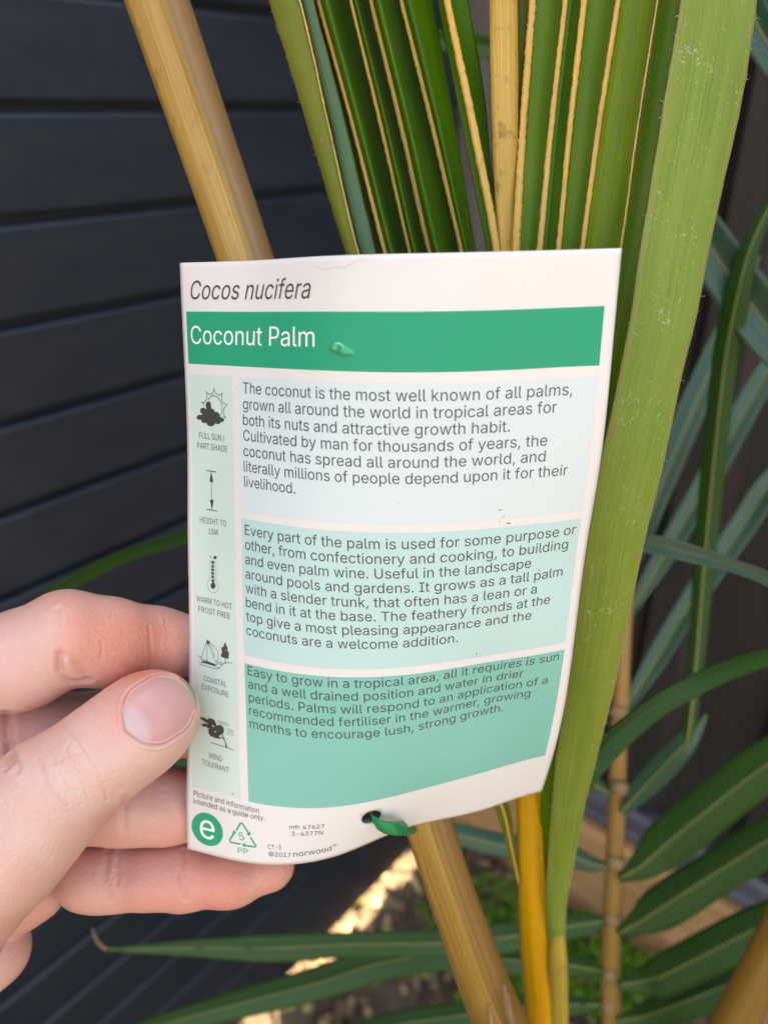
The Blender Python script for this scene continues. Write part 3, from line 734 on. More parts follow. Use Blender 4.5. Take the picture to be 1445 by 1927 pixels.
# ------------------------------------------------------------------ the plant tag: a bent plastic sheet, printed flat
ART = json.loads(r'''{"stroke":[["ink",0.17,[[6.4,30.05],[6.09,29.57],[5.34,29.23],[5.94,29.3],[6.63,29.03],[7.18,28.44],[7.35,27.88],[7.26,27.11],[6.94,26.8],[7.59,27.26],[8.41,27.43],[9.17,27.11],[9.53,26.43],[9.61,25.85],[9.78,26.47],[10.24,27.1],[11.03,27.44],[11.77,27.18],[12.31,26.79],[12.0,27.38],[11.94,28.15],[12.19,28.79],[12.74,29.13],[13.82,29.28],[13.04,29.66],[12.45,30.41],[12.42,31.18],[12.8,31.81],[13.24,32.13],[12.31,31.87]]],["ink",0.17,[[7.59,28.69],[8.21,28.05],[9.06,27.66],[9.89,27.62],[10.69,27.9],[11.47,28.5],[12.01,29.35],[12.08,30.33],[11.85,31.11],[11.51,31.58]]],["ink",0.2,[[6.15,44.34],[9.6,44.28]]],["ink",0.2,[[6.13,53.11],[9.6,53.08]]],["ink",0.13,[[7.87,44.66],[7.88,52.86]]],["ink",0.08,[[7.06,64.89],[7.01,69.19],[6.59,69.66],[6.24,70.42],[6.23,71.21],[6.63,71.92],[7.31,72.27],[8.13,72.35],[8.95,72.08],[9.57,71.51],[9.85,70.68],[9.66,69.84],[9.26,69.33],[8.99,69.05],[9.01,64.83],[8.62,64.78],[7.06,64.89]]],["ink",0.14,[[5.78,84.24],[3.78,89.41]]],["ink",0.14,[[5.81,84.83],[5.76,89.54]]],["ink",0.14,[[6.01,84.88],[8.99,89.64]]],["ink",0.14,[[6.14,85.05],[7.18,85.7],[7.89,86.52],[8.06,87.47],[7.92,87.91]]],["ink",0.14,[[6.67,84.83],[7.98,85.21],[8.96,85.86],[9.39,86.85],[9.29,87.97],[8.95,88.7]]],["ink",0.14,[[3.78,89.41],[5.87,89.36]]],["ink",0.14,[[2.88,88.85],[3.92,88.83]]],["ink",0.14,[[3.33,89.24],[3.78,89.26]]],["ink",0.14,[[3.2,90.3],[4.49,90.22]]],["ink",0.14,[[7.75,90.15],[9.56,90.2]]],["ink",0.14,[[3.39,90.84],[8.77,90.75],[9.16,90.58],[9.95,89.9],[11.01,88.83],[11.79,88.41],[12.69,88.11],[13.76,88.02]]],["ink",0.14,[[8.82,88.78],[11.14,88.75]]],["ink",0.14,[[8.87,89.17],[10.62,89.13]]],["ink",0.14,[[11.64,87.28],[11.63,88.45]]],["ink",0.17,[[6.74,109.67],[13.77,109.73]]],["ink",0.11,[[8.77,103.56],[12.08,103.61]]],["ink",0.11,[[9.07,103.99],[12.38,104.04]]],["ink",0.11,[[11.52,104.92],[13.74,104.96]]],["ink",0.11,[[11.81,105.45],[13.73,105.51]]],["ink",0.11,[[11.5,106.05],[13.72,106.12]]],["green",0.42,[[13.33,131.49],[11.91,133.98],[12.2,134.45],[14.86,134.36]]],["green",0.42,[[13.8,130.84],[15.07,128.6],[15.52,128.5],[17.09,130.86]]],["green",0.42,[[17.51,131.91],[18.82,134.08],[18.52,134.44],[16.02,134.49]]]],"fill":[["ink",[[11.3,31.81],[11.25,32.02],[12.5,32.27],[12.57,32.57],[12.41,32.85],[12.02,33.07],[11.4,33.2],[11.21,33.43],[10.89,33.6],[10.43,33.67],[9.72,33.5],[9.57,33.69],[9.38,33.88],[9.15,34.03],[8.88,34.16],[8.59,34.25],[8.28,34.31],[7.97,34.33],[7.67,34.31],[7.39,34.25],[7.14,34.15],[6.93,34.01],[6.77,33.83],[6.63,33.68],[6.36,33.72],[6.02,33.79],[5.72,33.79],[5.45,33.74],[5.24,33.64],[5.09,33.5],[5.0,33.32],[5.0,33.13],[4.06,33.24],[3.69,33.1],[3.51,32.89],[3.51,32.65],[3.69,32.39],[4.18,32.14],[5.49,31.98],[5.55,31.85],[5.01,31.61],[4.81,31.37],[4.78,31.13],[4.87,30.91],[5.06,30.72],[5.31,30.56],[5.63,30.46],[6.01,30.42],[6.43,30.5],[6.94,30.81],[6.77,30.06],[6.86,29.42],[7.18,29.11],[7.58,28.97],[7.99,28.96],[8.37,29.09],[8.52,29.84],[8.52,30.48],[8.76,30.45],[8.98,30.45],[9.18,30.5],[9.35,30.58],[9.47,30.7],[9.54,30.84],[9.59,30.99],[9.71,31.08],[10.13,31.04],[10.49,31.06],[10.79,31.15],[11.01,31.27],[11.18,31.43],[11.27,31.62]],[]],["ink",[[7.83,44.38],[7.16,46.73],[8.5,46.68]],[]],["ink",[[7.88,53.04],[7.24,50.77],[8.48,50.71]],[]],["ink",[[7.55,69.18],[8.44,69.06],[8.44,69.69],[8.32,69.96],[8.47,69.93],[8.63,70.02],[8.75,70.16],[8.82,70.34],[8.83,70.53],[8.78,70.74],[8.68,70.93],[8.52,71.11],[8.33,71.25],[8.12,71.35],[7.9,71.39],[7.68,71.38],[7.49,71.32],[7.34,71.2],[7.24,71.05],[7.2,70.86],[7.21,70.66],[7.28,70.46],[7.41,70.27],[7.58,70.11],[7.72,70.08],[7.62,69.81]],[]],["ink",[[7.53,64.93],[8.39,64.84],[8.41,65.51],[7.57,65.57]],[]],["ink",[[7.52,65.81],[8.38,65.71],[8.4,66.38],[7.56,66.44]],[]],["ink",[[7.52,66.64],[8.37,66.53],[8.39,67.21],[7.55,67.27]],[]],["ink",[[7.51,67.46],[8.37,67.36],[8.39,68.04],[7.54,68.1]],[]],["ink",[[7.5,68.3],[8.36,68.19],[8.38,68.87],[7.53,68.93]],[]],["ink",[[7.03,63.83],[7.3,63.8],[7.64,64.21],[7.41,64.17],[7.07,64.04]],[]],["ink",[[8.36,63.72],[8.47,63.6],[8.63,63.5],[8.81,63.45],[8.98,63.44],[9.14,63.48],[9.25,63.56],[9.31,63.68],[9.31,63.81],[9.25,63.94],[9.13,64.07],[8.98,64.16],[8.8,64.22],[8.63,64.23],[8.33,64.23],[8.11,64.49]],[]],["ink",[[5.76,84.18],[7.01,84.5],[6.14,85.15],[5.74,85.35]],[]],["ink",[[3.78,89.82],[5.87,89.46],[8.99,89.59],[7.75,90.15],[4.49,90.2]],[]],["ink",[[11.69,83.42],[12.07,83.72],[11.99,84.13],[12.43,84.42],[12.47,85.2],[12.84,85.7],[12.89,85.98],[12.69,86.33],[12.73,87.01],[12.53,87.31],[12.02,87.19],[11.77,87.3],[11.73,88.4],[11.43,88.48],[11.57,87.5],[11.25,87.28],[10.67,87.32],[10.29,87.22],[10.3,86.62],[10.64,86.14],[10.47,85.49],[10.48,84.89],[11.14,84.64],[11.28,84.11]],[[[11.74,85.18],[12.03,85.16],[11.99,85.43],[11.76,85.42]]]],["ink",[[3.15,104.0],[3.76,103.91],[4.86,103.89],[5.61,104.07],[5.98,104.08],[6.22,103.5],[6.84,103.6],[7.46,103.54],[8.08,103.84],[8.45,104.46],[8.64,104.92],[9.07,104.65],[9.81,104.45],[10.48,104.63],[10.84,105.25],[10.77,106.09],[10.34,106.56],[9.91,106.83],[9.18,107.49],[9.91,107.71],[10.52,107.7],[10.03,107.88],[9.3,108.07],[8.32,108.18],[7.1,108.09],[6.61,108.06],[6.49,107.73],[6.0,107.45],[6.12,107.11],[6.3,106.86],[5.63,106.72],[6.36,106.39],[6.33,106.27],[5.68,106.2],[5.37,105.97],[4.76,106.22],[4.15,106.11],[3.78,105.69],[4.51,105.67],[4.63,105.33],[5.25,105.33],[5.86,105.18],[5.92,104.96],[5.37,105.05],[4.63,104.77],[3.77,104.52]],[[[7.09,105.17],[7.46,105.07],[8.02,105.34],[7.83,105.49],[7.34,105.46]],[[8.39,106.52],[8.31,106.7],[8.14,106.81],[7.97,106.79],[7.89,106.65],[7.97,106.47],[8.14,106.36],[8.31,106.38]]]],["ink",[[10.13,106.69],[10.34,106.64],[10.76,107.32],[11.3,108.31],[11.82,109.61],[11.22,109.72],[11.17,108.65],[10.64,107.77],[9.81,107.32],[10.03,107.31],[10.49,107.45]],[]],["green",[[13.92,131.77],[12.58,131.67],[13.26,130.91]],[]],["green",[[17.46,131.61],[16.55,131.31],[17.63,130.36]],[]],["green",[[15.21,134.44],[16.05,133.72],[15.88,135.01]],[]]],"text":[["Cocos nucifera",[2.84,7.53],[35.74,7.63],0,"ink","G",0.2],["Coconut Palm",[2.8,16.84],[37.11,16.66],0,"white","G",0],["FULL SUN /",[4.21,37.28],[12.53,37.19],1.75,"ink","G",0],["PART SHADE",[3.4,39.6],[13.33,39.51],1.75,"ink","G",0],["HEIGHT TO",[3.97,56.51],[12.61,56.12],1.75,"ink","G",0],["15M",[6.74,58.77],[9.72,58.56],1.75,"ink","G",0],["WARM TO HOT",[2.51,75.44],[14.11,74.94],1.75,"ink","G",0],["FROST FREE",[3.14,77.82],[13.48,77.38],1.75,"ink","G",0],["COASTAL",[4.66,94.6],[11.8,94.47],1.75,"ink","G",0],["EXPOSURE",[4.08,96.82],[12.38,96.83],1.75,"ink","G",0],["WIND",[6.23,113.72],[10.17,113.7],1.75,"ink","G",0],["TOLERANT",[4.22,115.88],[12.22,116.04],1.75,"ink","G",0],["Picture and information",[1.95,124.54],[20.14,124.84],1.9,"ink","G",0],["intended as a guide only.",[1.97,126.56],[21.45,126.67],1.9,"ink","G",0],["mfr 47627",[27.3,128.41],[35.55,128.49],1.7,"ink","G",0],["3-4377N",[27.66,130.42],[35.08,130.58],1.7,"ink","B",0],["CT-5",[21.81,134.58],[25.08,134.5],1.7,"ink","G",0],["\u00a92017",[21.9,136.63],[27.19,136.85],1.7,"ink","G",0],["norwood",[27.84,136.89],[37.0,136.52],2.3,"ink","B",0],["\u00ae",[37.31,135.37],[38.26,135.33],0.9,"ink","G",0],["5",[14.67,133.26],[15.99,133.06],1.9,"green","B",0],["PP",[14.1,136.96],[16.78,136.81],1.9,"green","B",0],["The coconut is the most well known of all palms,",[18.38036921404502,26.57],[87.8,26.57],3.15,"ink","G",0],["grown all around the world in tropical areas for",[18.38036921404502,29.86],[84.9,29.86],3.15,"ink","G",0],["both its nuts and attractive growth habit.",[18.38036921404502,33.15],[75.68,33.15],3.15,"ink","G",0],["Cultivated by man for thousands of years, the",[18.38036921404502,36.44],[83.4,36.44],3.15,"ink","G",0],["coconut has spread all around the world, and",[18.38036921404502,39.73],[83.25,39.73],3.15,"ink","G",0],["literally millions of people depend upon it for their",[18.38036921404502,43.02],[88.16,43.02],3.15,"ink","G",0],["livelihood.",[18.38036921404502,46.31],[32.06,46.31],3.15,"ink","G",0],["Every part of the palm is used for some purpose or",[18.38036921404502,56.96],[91.68,56.96],3.15,"ink","G",0],["other, from confectionery and cooking, to building",[18.38036921404502,60.25],[90.26,60.25],3.15,"ink","G",0],["and even palm wine. Useful in the landscape",[18.38036921404502,63.54],[82.04,63.54],3.15,"ink","G",0],["around pools and gardens. It grows as a tall palm",[18.38036921404502,66.83],[89.65,66.83],3.15,"ink","G",0],["with a slender trunk, that often has a lean or a",[18.38036921404502,70.12],[83.84,70.12],3.15,"ink","G",0],["bend in it at the base. The feathery fronds at the",[18.38036921404502,73.41],[87.32,73.41],3.15,"ink","G",0],["top give a most pleasing appearance and the",[18.38036921404502,76.7],[83.13,76.7],3.15,"ink","G",0],["coconuts are a welcome addition.",[18.38036921404502,79.99],[66.49,79.99],3.15,"ink","G",0],["Easy to grow in a tropical area, all it requires is sun",[18.38036921404502,89.7],[91.31,89.7],3.15,"ink","G",0],["and a well drained position and water in drier",[18.38036921404502,92.99],[82.93,92.99],3.15,"ink","G",0],["periods. Palms will respond to an application of a",[18.38036921404502,96.28],[89.28,96.28],3.15,"ink","G",0],["recommended fertiliser in the warmer, growing",[18.38036921404502,99.57],[85.37,99.57],3.15,"ink","G",0],["months to encourage lush, strong growth.",[18.38036921404502,102.86],[79.0,102.86],3.15,"ink","G",0]],"circle":[5.77,132.58,4.46],"e":[[3.55,130.39],[7.88,129.36],[5.64,135.22],[5.71,129.89]],"cp":[[[-58.86,-75.72,169.9],[-43.21,-72.79,160.37],[-26.1,-70.46,152.25],[-11.93,-67.5,140.0],[4.35,-64.98,130.45],[23.81,-63.95,126.83],[42.03,-67.81,135.65],[62.78,-59.34,112.37]],[[-57.95,-56.58,177.7],[-44.71,-53.21,163.29],[-26.46,-51.05,156.87],[-13.03,-47.86,143.23],[4.9,-45.77,135.99],[24.13,-46.01,135.59],[42.85,-47.33,137.94],[61.53,-50.44,145.03]],[[-57.14,-37.54,183.1],[-44.59,-33.86,168.74],[-28.71,-31.26,158.6],[-13.19,-28.46,147.84],[5.34,-26.86,142.25],[24.5,-27.54,143.02],[42.91,-30.0,148.13],[62.79,-26.88,139.27]],[[-61.24,-16.95,183.08],[-43.75,-14.76,174.7],[-29.64,-11.69,162.32],[-13.17,-9.16,152.76],[5.84,-8.15,149.06],[24.77,-9.47,151.35],[43.59,-10.54,153.18],[62.59,-12.58,157.85]],[[-64.44,3.29,182.41],[-44.46,4.79,178.84],[-30.13,7.77,166.44],[-12.88,9.96,158.3],[6.29,10.38,156.23],[25.07,8.95,158.88],[43.44,6.7,163.47],[60.11,2.08,172.03]],[[-62.95,22.32,189.94],[-45.42,24.39,182.3],[-30.77,27.3,170.28],[-12.58,29.13,163.72],[6.69,28.83,163.73],[25.33,27.08,167.26],[43.71,24.74,171.61],[59.44,19.61,182.45]],[[-65.48,42.55,190.24],[-46.25,43.99,186.07],[-30.71,46.62,175.07],[-12.1,48.01,170.04],[7.08,47.07,171.84],[24.47,43.22,179.12],[43.92,43.02,179.97],[60.56,37.21,189.83]],[[-67.38,62.84,189.65],[-47.53,63.75,188.76],[-30.98,66.07,179.04],[-11.56,66.9,176.66],[7.23,64.9,180.9],[25.02,61.85,186.58],[42.63,58.12,193.36],[62.56,59.22,192.77]],[[-68.63,83.42,189.0],[-48.53,83.42,191.54],[-30.84,85.47,183.71],[-10.95,85.1,185.66],[5.57,79.78,194.49],[24.23,78.27,198.1],[41.91,74.54,204.31],[59.56,71.08,210.99]],[[-58.54,95.77,226.3],[-50.73,103.63,191.91],[-30.01,104.77,189.49],[-11.56,101.46,198.23],[1.41,90.31,211.44],[23.86,94.91,209.48],[37.9,84.88,222.64],[66.39,103.46,203.53]]]}''')
